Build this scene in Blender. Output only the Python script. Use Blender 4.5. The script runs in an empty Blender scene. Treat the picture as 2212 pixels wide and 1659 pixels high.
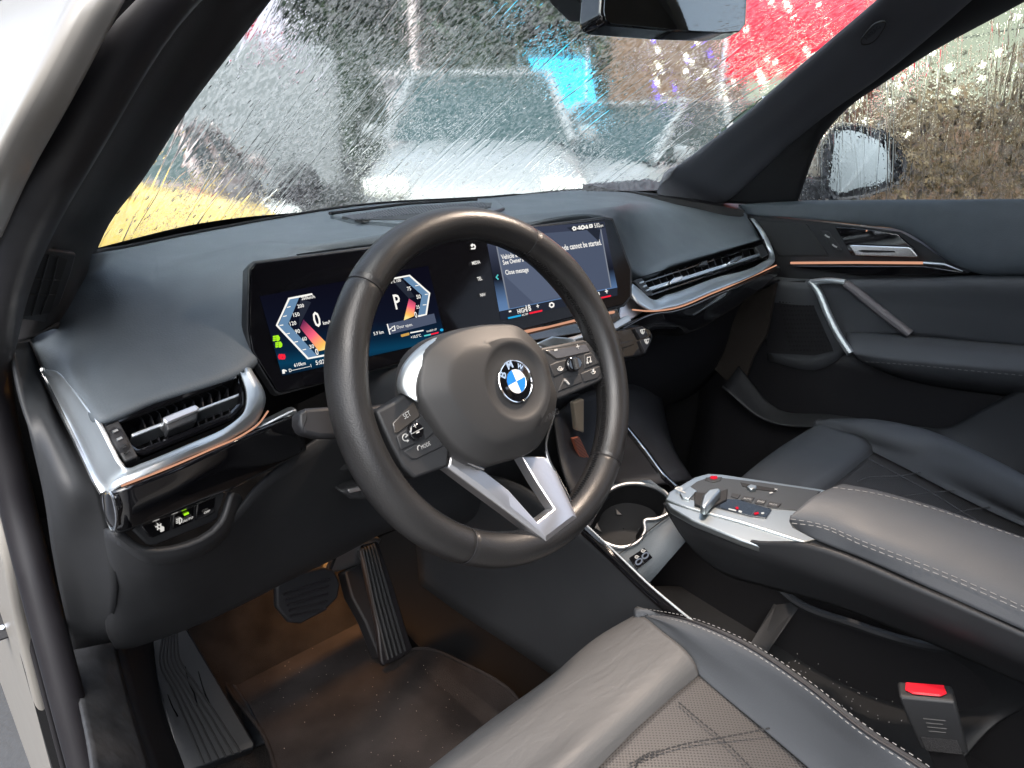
import bpy, bmesh, math, random
from mathutils import Vector, Matrix
random.seed(7)
S = bpy.context.scene
COL = S.collection
V = Vector
R_ = math.radians

# ---------------------------------------------------------------- camera, sky, sun, exposure
# origin = centre of the steering wheel, X to the passenger side, Y forward, Z up; ground at z = -1
IMW, IMH, FPX = 2212.0, 1659.0, 1550.0
CAM = V((-0.464, -0.522, 0.250))
YAW, PIT = R_(42.83), R_(19.84)
CF = V((math.sin(YAW)*math.cos(PIT), math.cos(YAW)*math.cos(PIT), -math.sin(PIT)))
CR = V((math.cos(YAW), -math.sin(YAW), 0))
CU = CR.cross(CF)
cam = bpy.data.cameras.new('camera')
camo = bpy.data.objects.new('camera', cam)
COL.objects.link(camo)
mw = Matrix((CR, CU, -CF)).transposed().to_4x4()
mw.translation = CAM
camo.matrix_world = mw
cam.sensor_width = 36.0
cam.lens = 36.0*FPX/IMW
cam.clip_start = 0.02
cam.clip_end = 600
S.camera = camo
S.view_settings.view_transform = 'Standard'
S.view_settings.look = 'None'
S.view_settings.gamma = 1
S.view_settings.exposure = 2.5
S.cycles.use_denoising = True
S.cycles.max_bounces = 10
S.cycles.transparent_max_bounces = 16
S.cycles.sample_clamp_indirect = 6
SUN_EL, SUN_AZ = R_(54), R_(-126)
W = bpy.data.worlds.new('World')
S.world = W
W.use_nodes = True
nt = W.node_tree
sky = nt.nodes.new('ShaderNodeTexSky')
sky.sky_type = 'NISHITA'
sky.sun_disc = False
sky.sun_elevation = SUN_EL
sky.sun_rotation = SUN_AZ
sky.air_density = 1.0
sky.dust_density = 2.5
sky.ozone_density = 1.2
bg = nt.nodes['Background']
bg.inputs['Strength'].default_value = 0.10
hsv = nt.nodes.new('ShaderNodeHueSaturation')            # rain cloud: the blue of the clear sky mostly greyed out
hsv.inputs['Saturation'].default_value = .62
nt.links.new(sky.outputs[0], hsv.inputs['Color'])
nt.links.new(hsv.outputs[0], bg.inputs['Color'])
sl = bpy.data.lights.new('sun', 'SUN')
sl.energy = 0.9
sl.angle = R_(60)
sl.color = (1.0, .97, .90)
so = bpy.data.objects.new('sun', sl)
COL.objects.link(so)
# sun_rotation turns clockwise seen from above, starting at +Y
sd = V((math.sin(SUN_AZ)*math.cos(SUN_EL), math.cos(SUN_AZ)*math.cos(SUN_EL), math.sin(SUN_EL)))
so.rotation_euler = sd.to_track_quat('Z', 'Y').to_euler()


# ---------------------------------------------------------------- helpers
def at(px, py, x=None, y=None, z=None, pl=None):
    """the point of the plane x=, y=, z= or pl=(point, normal) that was measured at (px, py) in the photograph"""
    r = CF + CR*((px-IMW/2)/FPX) - CU*((py-IMH/2)/FPX)
    if pl is not None:
        t = (pl[0]-CAM).dot(pl[1])/r.dot(pl[1])
    elif x is not None:
        t = (x-CAM.x)/r.x
    elif y is not None:
        t = (y-CAM.y)/r.y
    else:
        t = (z-CAM.z)/r.z
    return CAM + r*t


def plane3(a, b, c):
    n = (b-a).cross(c-a).normalized()
    if n.dot(CAM-a) < 0:
        n = -n
    return (a, n)


def off(pl, d):
    return (pl[0]+pl[1]*d, pl[1])


def poly(pl, pts):
    return [at(p[0], p[1], pl=pl) for p in pts]


def cr(P, n, closed=False):
    """n+1 points (n when closed) along the Catmull-Rom curve through P"""
    P = [V(p) for p in P]
    m = len(P)
    if m == 1:
        return [P[0]]*(n+1)
    if m == 2 and not closed:
        return [P[0].lerp(P[1], i/n) for i in range(n+1)]
    segs = m if closed else m-1
    L = [(P[(i+1) % m]-P[i]).length + 1e-6 for i in range(segs)]
    tot = sum(L)
    out = []
    for k in range(n if closed else n+1):
        s = tot*k/n
        i = 0
        while i < segs-1 and s > L[i]:
            s -= L[i]
            i += 1
        t = min(1, s/L[i])
        if closed:
            a, b, c, d = P[(i-1) % m], P[i], P[(i+1) % m], P[(i+2) % m]
        else:
            b, c = P[i], P[i+1]
            a = P[i-1] if i > 0 else b*2-c
            d = P[i+2] if i+2 < m else c*2-b
        l0 = max((b-a).length, 1e-5)
        l1 = max((c-b).length, 1e-5)
        l2 = max((d-c).length, 1e-5)
        m0 = ((c-b)/l1*l0/(l0+l1) + (b-a)/l0*l1/(l0+l1))*l1
        m1 = ((d-c)/l2*l1/(l1+l2) + (c-b)/l1*l2/(l1+l2))*l1
        t2, t3 = t*t, t*t*t
        out.append(b*(2*t3-3*t2+1) + m0*(t3-2*t2+t) + c*(-2*t3+3*t2) + m1*(t3-t2))
    return out


def ucr(P, n):
    """uniform-parameter version: control points keep their places (n steps per span)"""
    P = [V(p) for p in P]
    m = len(P)
    out = []
    for i in range(m-1):
        b, c = P[i], P[i+1]
        a = P[i-1] if i > 0 else b*2-c
        d = P[i+2] if i+2 < m else c*2-b
        l0, l1, l2 = [max(q.length, 1e-5) for q in (b-a, c-b, d-c)]
        m0 = ((c-b)/l1*l0/(l0+l1) + (b-a)/l0*l1/(l0+l1))*l1
        m1 = ((d-c)/l2*l1/(l1+l2) + (c-b)/l1*l2/(l1+l2))*l1
        for k in range(n):
            t = k/n
            t2, t3 = t*t, t*t*t
            out.append(b*(2*t3-3*t2+1) + m0*(t3-2*t2+t) + c*(-2*t3+3*t2) + m1*(t3-t2))
    out.append(P[-1])
    return out


class G:
    def __init__(s):
        s.v, s.f = [], []

    def grid(s, rows, cu=False, cv=False):
        b = len(s.v)
        nr, nc = len(rows), len(rows[0])
        for r in rows:
            s.v += [tuple(p) for p in r]
        for i in range(nr if cv else nr-1):
            for j in range(nc if cu else nc-1):
                i2, j2 = (i+1) % nr, (j+1) % nc
                s.f.append((b+i*nc+j, b+i*nc+j2, b+i2*nc+j2, b+i2*nc+j))
        return s

    def loft(s, cols, nu=6, nv=6):
        """cols: equally long columns of control points; smooth both ways"""
        A = [ucr(c, nv) for c in cols]
        rows = []
        for k in range(len(A[0])):
            rows.append(ucr([a[k] for a in A], nu))
        return s.grid(rows)

    def tube(s, path, r, n=10, closed=False, up=None, rb=None):
        """sweep an ellipse (r across, rb along up) down a path; r may be a list"""
        P = [V(p) for p in path]
        m = len(P)
        rows = []
        prev = None
        for i, p in enumerate(P):
            a = P[(i-1) % m] if (closed or i > 0) else p
            c = P[(i+1) % m] if (closed or i < m-1) else p
            t = (c-a).normalized()
            if up is not None:
                u = V(up)
            elif prev is None:
                u = V((0, 0, 1)) if abs(t.z) < .9 else V((0, 1, 0))
            else:
                u = prev
            u = (u - t*u.dot(t)).normalized()
            prev = u
            w = t.cross(u)
            ra = r[i] if isinstance(r, (list, tuple)) else r
            rv = ra if rb is None else (rb[i] if isinstance(rb, (list, tuple)) else rb)
            rows.append([p + w*(ra*math.cos(2*math.pi*k/n)) + u*(rv*math.sin(2*math.pi*k/n)) for k in range(n)])
        b = len(s.v)
        s.grid(rows, cu=True, cv=closed)
        if not closed:
            s.f.append(tuple(range(b+n-1, b-1, -1)))
            s.f.append(tuple(b+(m-1)*n+k for k in range(n)))
        return s

    def prism(s, pts, vec):
        b = len(s.v)
        n = len(pts)
        vec = V(vec)
        s.v += [tuple(p) for p in pts] + [tuple(V(p)+vec) for p in pts]
        s.f.append(tuple(range(b, b+n)))
        s.f.append(tuple(range(b+2*n-1, b+n-1, -1)))
        for i in range(n):
            j = (i+1) % n
            s.f.append((b+i, b+n+i, b+n+j, b+j))
        return s

    def box(s, c, sx, sy, sz, m=None):
        m = m or Matrix.Identity(3)
        c = V(c)
        q = [c + m @ V((x*sx/2, y*sy/2, z*sz/2)) for x, y, z in ((-1,-1,-1),(1,-1,-1),(1,1,-1),(-1,1,-1),(-1,-1,1),(1,-1,1),(1,1,1),(-1,1,1))]
        b = len(s.v)
        s.v += [tuple(p) for p in q]
        for f in ((0,3,2,1),(4,5,6,7),(0,1,5,4),(1,2,6,5),(2,3,7,6),(3,0,4,7)):
            s.f.append(tuple(b+i for i in f))
        return s

    def lathe(s, prof, c, ax, u, n=24, arc=None):
        """prof: (radius, height along ax) pairs"""
        c, ax, u = V(c), V(ax).normalized(), V(u)
        u = (u-ax*u.dot(ax)).normalized()
        w = ax.cross(u)
        rows = [[c + ax*h + u*(r*math.cos(2*math.pi*k/n)) + w*(r*math.sin(2*math.pi*k/n)) for k in range(n)] for r, h in prof]
        return s.grid(rows, cu=True)


def mesh_of(g, name, sharp=35, smooth=True):
    me = bpy.data.meshes.new(name)
    me.from_pydata(g.v, [], g.f)
    bm = bmesh.new()
    bm.from_mesh(me)
    bmesh.ops.remove_doubles(bm, verts=bm.verts, dist=1e-6)
    bmesh.ops.recalc_face_normals(bm, faces=bm.faces)
    bm.to_mesh(me)
    bm.free()
    if smooth:
        me.shade_smooth()
        me.set_sharp_from_angle(angle=R_(sharp))
    return me


ROOTM = {}


def obj(name, g, mat, parent=None, bev=0, seg=2, solid=0, sub=0, sharp=35, kind=None, label=None):
    me = g if isinstance(g, bpy.types.Mesh) else mesh_of(g, name, sharp)
    if mat is not None and not me.materials:
        me.materials.append(mat)
    if solid and len(me.polygons):                        # an open sheet thickens away from the cabin side
        s_ = sum(((CAM-V(p.center)).normalized()*.35+V((0, 0, .65))).dot(p.normal)*p.area for p in me.polygons)
        if s_ < 0:
            me.flip_normals()
    o = bpy.data.objects.new(name, me)
    COL.objects.link(o)
    if parent is not None:
        o.parent = parent
        if parent.name in ROOTM:
            o.matrix_parent_inverse = ROOTM[parent.name]
    if solid:
        m = o.modifiers.new('thick', 'SOLIDIFY')
        m.thickness = abs(solid)
        m.offset = -1 if solid > 0 else 1
    if bev:
        m = o.modifiers.new('bevel', 'BEVEL')
        m.width = bev
        m.segments = seg
        m.limit_method = 'ANGLE'
        m.angle_limit = R_(40)
        m.harden_normals = False
    if sub:
        m = o.modifiers.new('sub', 'SUBSURF')
        m.levels = m.render_levels = sub
    if kind:
        o['kind'] = kind
    if label:
        o['label'] = label
    return o


def thing(name, label, cat, loc=(0, 0, 0), group=None):
    o = bpy.data.objects.new(name, None)
    o.empty_display_size = .05
    COL.objects.link(o)
    o.location = loc
    ROOTM[o.name] = Matrix.Translation(loc).inverted()
    o['label'] = label
    o['category'] = cat
    if group:
        o['group'] = group
    return o


def tag(o, label, cat, group=None):
    o['label'] = label
    o['category'] = cat
    if group:
        o['group'] = group
    return o


def text_geo(s, A, B, n, hs=1.0, lift=.0006, bold=0.0):
    """lettering whose baseline runs from A to B on a surface with normal n"""
    cu = bpy.data.curves.new('t', 'FONT')
    cu.body = s
    cu.size = 1
    cu.resolution_u = 2
    cu.offset = bold
    to = bpy.data.objects.new('t', cu)
    me = bpy.data.meshes.new_from_object(to)
    xs = [v.co.x for v in me.vertices] or [0, 1]
    x0, x1 = min(xs), max(xs)
    A, B, n = V(A), V(B), V(n)
    ux = (B-A)
    k = ux.length/max(x1-x0, 1e-4)
    ux = ux.normalized()
    uy = n.cross(ux).normalized()
    g = G()
    g.v = [tuple(A + ux*((v.co.x-x0)*k) + uy*(v.co.y*k*hs) + n*lift) for v in me.vertices]
    g.f = [tuple(p.vertices) for p in me.polygons]
    bpy.data.objects.remove(to)
    bpy.data.curves.remove(cu)
    bpy.data.meshes.remove(me)
    return g


def lettering(s, pl, a, b, mat, parent, hs=1.0, lift=.0006, name='lettering', bold=0.0):
    A, B = at(*a, pl=pl), at(*b, pl=pl)
    return obj(name, text_geo(s, A, B, pl[1], hs, lift, bold), mat, parent)


# ---------------------------------------------------------------- materials
def mat(name, col, rough=.5, metal=0, spec=.5, coat=0, coat_r=.05, bump=None, emit=None, es=0, sheen=0, mott=None, rvar=0):
    """bump=(scale, strength, distance), mott=(scale, amount): uneven tone of the stuff itself"""
    m = bpy.data.materials.new(name)
    m.use_nodes = True
    t = m.node_tree
    b = t.nodes['Principled BSDF']
    b.inputs['Base Color'].default_value = (*col, 1)
    b.inputs['Roughness'].default_value = rough
    b.inputs['Metallic'].default_value = metal
    b.inputs['Specular IOR Level'].default_value = spec
    b.inputs['Coat Weight'].default_value = coat
    b.inputs['Coat Roughness'].default_value = coat_r
    if sheen:
        b.inputs['Sheen Weight'].default_value = sheen
        b.inputs['Sheen Roughness'].default_value = .5
    if emit:
        b.inputs['Emission Color'].default_value = (*emit, 1)
        b.inputs['Emission Strength'].default_value = es
    tc = None
    if bump or mott or rvar:
        tc = t.nodes.new('ShaderNodeTexCoord')
    if bump:
        n = t.nodes.new('ShaderNodeTexNoise')
        n.inputs['Scale'].default_value = bump[0]
        n.inputs['Detail'].default_value = 3
        t.links.new(tc.outputs['Object'], n.inputs['Vector'])
        bn = t.nodes.new('ShaderNodeBump')
        bn.inputs['Strength'].default_value = bump[1]
        bn.inputs['Distance'].default_value = bump[2]
        t.links.new(n.outputs['Fac'], bn.inputs['Height'])
        t.links.new(bn.outputs[0], b.inputs['Normal'])
    if mott:
        n = t.nodes.new('ShaderNodeTexNoise')
        n.inputs['Scale'].default_value = mott[0]
        n.inputs['Detail'].default_value = 6
        t.links.new(tc.outputs['Object'], n.inputs['Vector'])
        mr = t.nodes.new('ShaderNodeMapRange')
        mr.inputs['From Min'].default_value = .3
        mr.inputs['From Max'].default_value = .7
        mr.inputs['To Min'].default_value = 1-mott[1]
        mr.inputs['To Max'].default_value = 1+mott[1]
        t.links.new(n.outputs['Fac'], mr.inputs['Value'])
        mx = t.nodes.new('ShaderNodeVectorMath')
        mx.operation = 'SCALE'
        mx.inputs[0].default_value = col
        t.links.new(mr.outputs[0], mx.inputs['Scale'])
        t.links.new(mx.outputs[0], b.inputs['Base Color'])
    if rvar:
        n = t.nodes.new('ShaderNodeTexNoise')
        n.inputs['Scale'].default_value = 14
        n.inputs['Detail'].default_value = 5
        t.links.new(tc.outputs['Object'], n.inputs['Vector'])
        mr = t.nodes.new('ShaderNodeMapRange')
        mr.inputs['From Min'].default_value = .3
        mr.inputs['From Max'].default_value = .7
        mr.inputs['To Min'].default_value = max(0, rough-rvar)
        mr.inputs['To Max'].default_value = rough+rvar
        t.links.new(n.outputs['Fac'], mr.inputs['Value'])
        t.links.new(mr.outputs[0], b.inputs['Roughness'])
    return m


M = {}
M['pad'] = mat('dash_vinyl', (.082, .097, .110), .58, spec=.35, bump=(520, .5, .0007), rvar=.05, mott=(40, .05))
M['plastic'] = mat('black_plastic', (.0165, .0175, .0195), .55, bump=(1400, .3, .0004), rvar=.05)
M['plastic_d'] = mat('dark_plastic', (.008, .008, .010), .6, bump=(1200, .25, .0004))
M['soft'] = mat('pillar_cloth', (.013, .012, .013), .75, bump=(1600, .4, .0004))
M['pillar_grey'] = mat('pillar_grey', (.075, .078, .092), .6, bump=(1200, .3, .0004))
M['rubber'] = mat('seal_rubber', (.009, .008, .010), .5, rvar=.1)
M['leather'] = mat('seat_leather', (.055, .059, .065), .60, bump=(500, .35, .0005), rvar=.07)
M['wheel'] = mat('wheel_leather', (.0145, .014, .0142), .38, bump=(650, .55, .0005), rvar=.10)
M['hub'] = mat('hub_plastic', (.021, .0208, .0212), .55, bump=(1500, .3, .0003))
M['silver'] = mat('satin_silver', (.62, .66, .68), .44, metal=1, rvar=.03)
M['silver_b'] = mat('bright_silver', (.74, .76, .78), .2, metal=1)
M['field'] = mat('button_field', (.030, .034, .038), .5, bump=(900, .3, .0003))
M['silver_p'] = mat('panel_silver', (.40, .44, .455), .38, metal=1)
M['btn'] = mat('button_gloss', (.045, .040, .036), .22, spec=.7)
M['alu'] = mat('brushed_alu', (.72, .72, .74), .38, metal=1, bump=(300, .05, .0003))
M['chrome'] = mat('chrome', (.85, .86, .88), .08, metal=1)
M['piano'] = mat('piano_black', (.004, .004, .005), .06, coat=.6, rvar=.03)
M['glossy'] = mat('screen_glass', (.003, .003, .004), .09, spec=.12)
M['dark'] = mat('deep_black', (.004, .004, .005), .7)
M['carpet'] = mat('carpet', (.017, .0155, .015), .95, spec=0, bump=(700, 1, .002), mott=(18, .35))
M['mat'] = mat('mat_pile', (.024, .0215, .0215), .95, spec=0, bump=(600, .8, .0015), mott=(9, .45))
M['matrub'] = mat('mat_rubber', (.007, .0085, .011), .5, bump=(300, .2, .0006), mott=(20, .2), rvar=.1)
M['thread'] = mat('thread', (.20, .195, .19), .8)
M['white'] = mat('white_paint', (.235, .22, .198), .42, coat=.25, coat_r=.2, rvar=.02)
M['icon'] = mat('white_print', (.38, .38, .37), .5)
M['red'] = mat('red_plastic', (.62, .012, .025), .35)
M['blue'] = mat('emblem_blue', (.008, .15, .55), .35)
M['ewhite'] = mat('emblem_white', (.62, .61, .60), .35)
M['headliner'] = mat('headliner', (.20, .19, .18), .9)
M['grille'] = mat('grille_mesh', (.016, .017, .018), .6)


def emis(name, col, s):
    return mat(name, (0, 0, 0), .9, spec=0, emit=col, es=s*4*EK)


EK = 0.5**S.view_settings.exposure
M['amb'] = emis('ambient_light', (1.0, .50, .32), .17)
M['s_white'] = emis('screen_white', (1, .97, .92), .26)
M['s_dim'] = emis('icon_light', (1, .97, .92), .18)
M['s_grey'] = emis('screen_grey', (.42, .46, .55), .13)
M['s_navy'] = emis('screen_navy', (.012, .013, .028), .25)
M['s_slate'] = emis('screen_slate', (.075, .095, .15), .25)
M['s_slate2'] = emis('screen_slate_light', (.10, .125, .19), .25)
M['s_bar'] = emis('screen_bar', (.02, .025, .04), .25)
M['s_steel'] = emis('screen_steel', (.14, .26, .42), .25)
M['s_green'] = emis('screen_green', (.42, .9, .02), .25)
M['s_red'] = emis('screen_red', (.95, .02, .05), .25)
M['s_blue'] = emis('screen_blue', (.02, .40, .75), .25)
M['s_teal'] = emis('screen_teal', (.1, .6, .6), .25)


def grad_emis(name, stops, s, pa, pb):
    """a lit display fill that runs through STOPS from point pa to point pb"""
    m = bpy.data.materials.new(name)
    m.use_nodes = True
    t = m.node_tree
    b = t.nodes['Principled BSDF']
    b.inputs['Base Color'].default_value = (0, 0, 0, 1)
    b.inputs['Specular IOR Level'].default_value = 0
    tc = t.nodes.new('ShaderNodeTexCoord')
    d = pb-pa
    sub = t.nodes.new('ShaderNodeVectorMath')
    sub.operation = 'SUBTRACT'
    sub.inputs[1].default_value = pa
    dot = t.nodes.new('ShaderNodeVectorMath')
    dot.operation = 'DOT_PRODUCT'
    dot.inputs[1].default_value = d/d.length_squared
    t.links.new(tc.outputs['Object'], sub.inputs[0])
    t.links.new(sub.outputs[0], dot.inputs[0])
    rp = t.nodes.new('ShaderNodeValToRGB')
    el = rp.color_ramp.elements
    while len(el) < len(stops):
        el.new(.5)
    for e, (p, c) in zip(el, stops):
        e.position = p
        e.color = (*c, 1)
    t.links.new(dot.outputs['Value'], rp.inputs[0])
    t.links.new(rp.outputs[0], b.inputs['Emission Color'])
    b.inputs['Emission Strength'].default_value = s*4*EK
    return m

# ================================================================ CABIN SHELL (setting)
def struct(o):
    o['kind'] = 'structure'
    return o


# carpeted floor and front bulkhead
g = G().loft([[at(-200, 1800, z=-.76), V((x, -1.3, -.76)), V((x, -.3, -.76)), V((x, .35, -.75)), V((x, .62, -.70)), V((x, .86, -.50)), V((x, .95, -.2))][1:] for x in (-.33, 0.0, .2)], 4, 5)
floor = struct(obj('footwell_floor', g, M['carpet'], solid=.01))
g = G().loft([[V((x, -1.3, -.76)), V((x, -.3, -.76)), V((x, .35, -.75)), V((x, .62, -.70)), V((x, .86, -.50)), V((x, .95, -.2))] for x in (.5, .8, 1.08)], 4, 5)
struct(obj('footwell_floor', g, M['carpet'], solid=.01))
struct(obj('floor_pan', G().prism([V((-.36, -1.5, -.80)), V((1.12, -1.5, -.80)), V((1.12, 1.0, -.80)), V((-.36, 1.0, -.80))], (0, 0, -.02)), M['dark']))
struct(obj('bulkhead_wall', G().prism([V((-.40, .96, -.80)), V((1.12, .96, -.80)), V((1.12, .90, .03)), V((-.40, .90, .03))], (0, .02, 0)), M['dark']))
struct(obj('side_wall', G().prism([V((-.40, .42, -.80)), V((-.40, .96, -.80)), V((-.40, .96, .05)), V((-.40, .42, .05))], (-.02, 0, 0)), M['dark']))
struct(obj('side_wall', G().prism([V((1.11, -1.5, -.80)), V((1.11, .96, -.80)), V((1.11, .96, .05)), V((1.11, -1.5, .05))], (.02, 0, 0)), M['dark']))
# roof lining: closed shell over the seats, with the overhead lamp console cut to one side
g = G().loft([[V((x, y, .53 + .05*(1-((x-.36)/.6)**2) - .05*((y+.7)/.8)**2)) for y in (.02-.18*abs((x-.36)/.6)**2, -.4, -.9, -1.5)] for x in (-.2, .1, .36, .6, .92)], 4, 4)
struct(obj('roof_lining', g, M['headliner'], solid=-.02))
for xa, xb, za, zb in ((-.36, 1.12, -.80, .10), (-.36, .42, .10, .56), (.66, 1.12, .10, .56)):  # unseen panels, shaped so the mirror stays dark but for one slice
    struct(obj('rear_wall', G().box(((xa+xb)/2, -1.5, (za+zb)/2), xb-xa, .05, zb-za-.003), M['dark']))

# ================================================================ DASHBOARD
dash = thing('dashboard', 'long black dashboard with silver framed air vents below a wet windscreen', 'dashboard', (.36, .4, 0))
d = V
XE = -.348
cols = []


def dn(p, dy, dz):
    return p + V((0, dy, dz))


c0 = [V((-.375, .46, .112)), V((-.368, .42, .10)), V((-.358, .36, .072)), at(66, 736, x=XE), at(78, 766, x=XE), at(90, 797, x=XE)]
c1 = [at(198, 549, x=-.275), at(188, 592, y=.345), at(172, 640, y=.315), at(160, 700, y=.27), at(150, 765, y=.225), at(146, 826, y=.195)]
c2 = [at(262, 538, y=.42), at(256, 590, y=.345), at(248, 650, y=.278), at(238, 735, y=.220), at(225, 835, y=.162), at(213, 913, y=.125)]
c3 = [at(390, 511, y=.52), at(380, 553, y=.42), at(366, 600, y=.315), at(355, 690, y=.235), at(345, 808, y=.164), at(333, 870, y=.135)]
c4 = [at(600, 472, y=.58), at(572, 515, y=.44), at(541, 562, y=.275), at(534, 640, y=.225), at(534, 735, y=.18), at(528, 806, y=.155)]
c5 = [at(760, 447, y=.63), at(700, 490, y=.45), at(640, 549, y=.258)]
c6 = [at(1071, 426, y=.70), at(1040, 452, y=.50), at(960, 508, y=.248)]
c7 = [at(1290, 408, y=.66), at(1300, 432, y=.48), at(1318, 466, y=.25)]
for c in (c5, c6, c7):
    e = c[2]
    c[1] = c[2].lerp(c[1], .30)
    c += [e+V((0, -.004, -.005)), e+V((0, -.004, -.03)), e+V((0, 0, -.06))]
c8 = [at(1384, 411, y=.60), at(1384, 430, y=.50), at(1380, 485, y=.32), at(1379, 535, y=.285), at(1380, 575, y=.255), at(1383, 597, y=.235)]
c9 = [at(1480, 420, y=.56), at(1476, 438, y=.49), at(1466, 475, y=.36), at(1460, 512, y=.315), at(1456, 550, y=.28), at(1452, 576, y=.255)]
c10 = [at(1562, 440, y=.47), at(1566, 450, y=.43), at(1572, 473, y=.36), at(1572, 500, y=.325), at(1571, 525, y=.29), at(1570, 540, y=.272)]
c11 = [at(1593, 452, x=1.06), at(1605, 460, x=1.06), at(1620, 478, x=1.055), at(1630, 493, x=1.05), at(1637, 507, x=1.045), at(1642, 519, x=1.035)]
c1b = [at(228, 543, y=.385), at(220, 590, y=.346), at(209, 645, y=.298), at(198, 716, y=.245), at(188, 800, y=.194), at(180, 870, y=.158)]
cols = [c0, c1, c1b, c2, c3, c4, c5, c6, c7, c8, c9, c10, c11]
for c in cols:                                            # tuck the lower lip under
    c.append(c[-1]+V((0, .012, -.008)))
    c.append(c[-1]+V((0, .03, -.004)))
g = G().loft(cols, 8, 7)
obj('dash_pad', g, M['pad'], dash, solid=.006, sharp=60)
# far side of the pad down to the cowl, under the glass
g = G()
g.grid([ucr([c[0] for c in cols], 6), ucr([c[0]+V((0, .06, -.015)) for c in cols], 6), ucr([c[0]+V((0, .10, -.06)) for c in cols], 6), ucr([c[0]+V((0, .13, -.16)) for c in cols], 6), ucr([c[0]+V((0, .05, -.34)) for c in cols], 6)])
obj('cowl_shelf', g, M['dark'], dash, solid=.004)

# defroster slot and speaker grille on the top of the pad
pt = plane3(at(700, 490, y=.43), at(1040, 452, y=.50), at(960, 508, y=.25))
top = off(pt, .007)
g = G().prism(poly(top, [(712, 462), (880, 439), (1040, 430), (1075, 432), (1090, 447), (1030, 470), (880, 482), (760, 473)]), pt[1]*-.012)
obj('speaker_frame', g, M['pad'], dash, bev=.002)
grl = obj('speaker_grille', G().prism(poly(off(pt, .0082), [(738, 467), (890, 446), (1020, 438), (1062, 438), (1060, 447), (1010, 460), (880, 474), (780, 474)]), pt[1]*-.004), M['grille'], dash)
g = G()
for i in range(46):
    t = i/45
    a, b = V((745+300*t, 467-28*t-8*math.sin(t*3), 0)), V((770+285*t, 474-28*t+0*t, 0))
    g.tube([at(a.x, a.y, pl=off(pt, .0086)), at(b.x, b.y, pl=off(pt, .0086))], .0009, 5)
obj('grille_rib', g, M['pillar_grey'], grl, kind='stuff')
g = G().tube([at(712, 461, pl=off(pt, .009)), at(880, 440, pl=off(pt, .009)), at(1030, 431, pl=off(pt, .009))], .0028, 6)
obj('defroster_slot', g, M['dark'], dash)

# ---- driver side air vent
VL = plane3(at(213, 914, y=.128), at(517, 805, y=.152), at(300, 985, y=.098))
nL = VL[1]


def duct(pl_, pts, depth):
    a = poly(off(pl_, -.001), pts)
    c = sum(a, V())/len(a)
    g = G()
    b = [p-pl_[1]*depth for p in a]
    g.grid([a, b], cu=True)
    g.f.append(tuple(range(len(a), 2*len(a))))
    return g


vent = obj('air_vent', duct(VL, [(209, 915), (520, 800), (532, 850), (528, 884), (505, 908), (305, 992), (272, 1004), (258, 992)], .05), M['dark'], dash)
frm = [(222, 921), (512, 812), (522, 850), (520, 876), (498, 900), (310, 977), (292, 978)]
obj('vent_surround', G().tube([at(p[0], p[1], pl=off(VL, -.004)) for p in frm], .0035, 8, closed=True), M['piano'], vent)
for i in range(11):
    t = (i+1)/12
    a, b = (283+225*t, 902-80*t), (312+200*t, 972-80*t)
    obj('fin', G().prism(poly(off(VL, -.020), [a, (a[0]+3, a[1]-1), (b[0]+3, b[1]-1), b]), nL*-.02), M['plastic_d'], vent)
sl_ = obj('slat', G().prism(poly(off(VL, -.003), [(283, 936), (520, 847), (522, 853), (286, 944)]), nL*-.022), M['silver'], vent, bev=.0012)
obj('slat', G().prism(poly(off(VL, -.010), [(306, 972), (505, 888), (507, 893), (309, 979)]), nL*-.02), M['piano'], vent, bev=.001)
obj('slat', G().prism(poly(off(VL, -.010), [(262, 903), (505, 817), (508, 822), (266, 909)]), nL*-.02), M['piano'], vent, bev=.001)
obj('vent_tab', G().prism(poly(off(VL, .009), [(352, 900), (422, 873), (431, 879), (429, 887), (362, 914), (353, 910)]), nL*-.016), M['alu'], vent, bev=.0015)
obj('tab_base', G().prism(poly(off(VL, .006), [(357, 912), (428, 886), (426, 905), (362, 930)]), nL*-.014), M['plastic'], vent, bev=.0015)
# scroll wheel beside the vent
obj('scroll_bezel', G().prism(poly(off(VL, .0015), [(222, 921), (256, 906), (299, 986), (270, 997)]), nL*-.01), M['plastic'], vent, bev=.0015)
sw = [at(243+30*t, 925+58*t, pl=off(VL, -.004+.006*math.sin(math.pi*t))) for t in [i/12 for i in range(13)]]
obj('scroll_wheel', G().tube(sw, .0065, 8, up=nL, rb=.004), M['plastic_d'], vent)
for t in (.12, .42, .72, .95):
    a = at(240+31*t, 927+56*t, pl=off(VL, .0045+.002*math.sin(math.pi*t)))
    b = at(250+31*t, 922+56*t, pl=off(VL, .0045+.002*math.sin(math.pi*t)))
    obj('wheel_mark', G().tube([a, b], .0014, 6), M['silver'] if t < .5 else M['silver_b'], vent)

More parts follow.
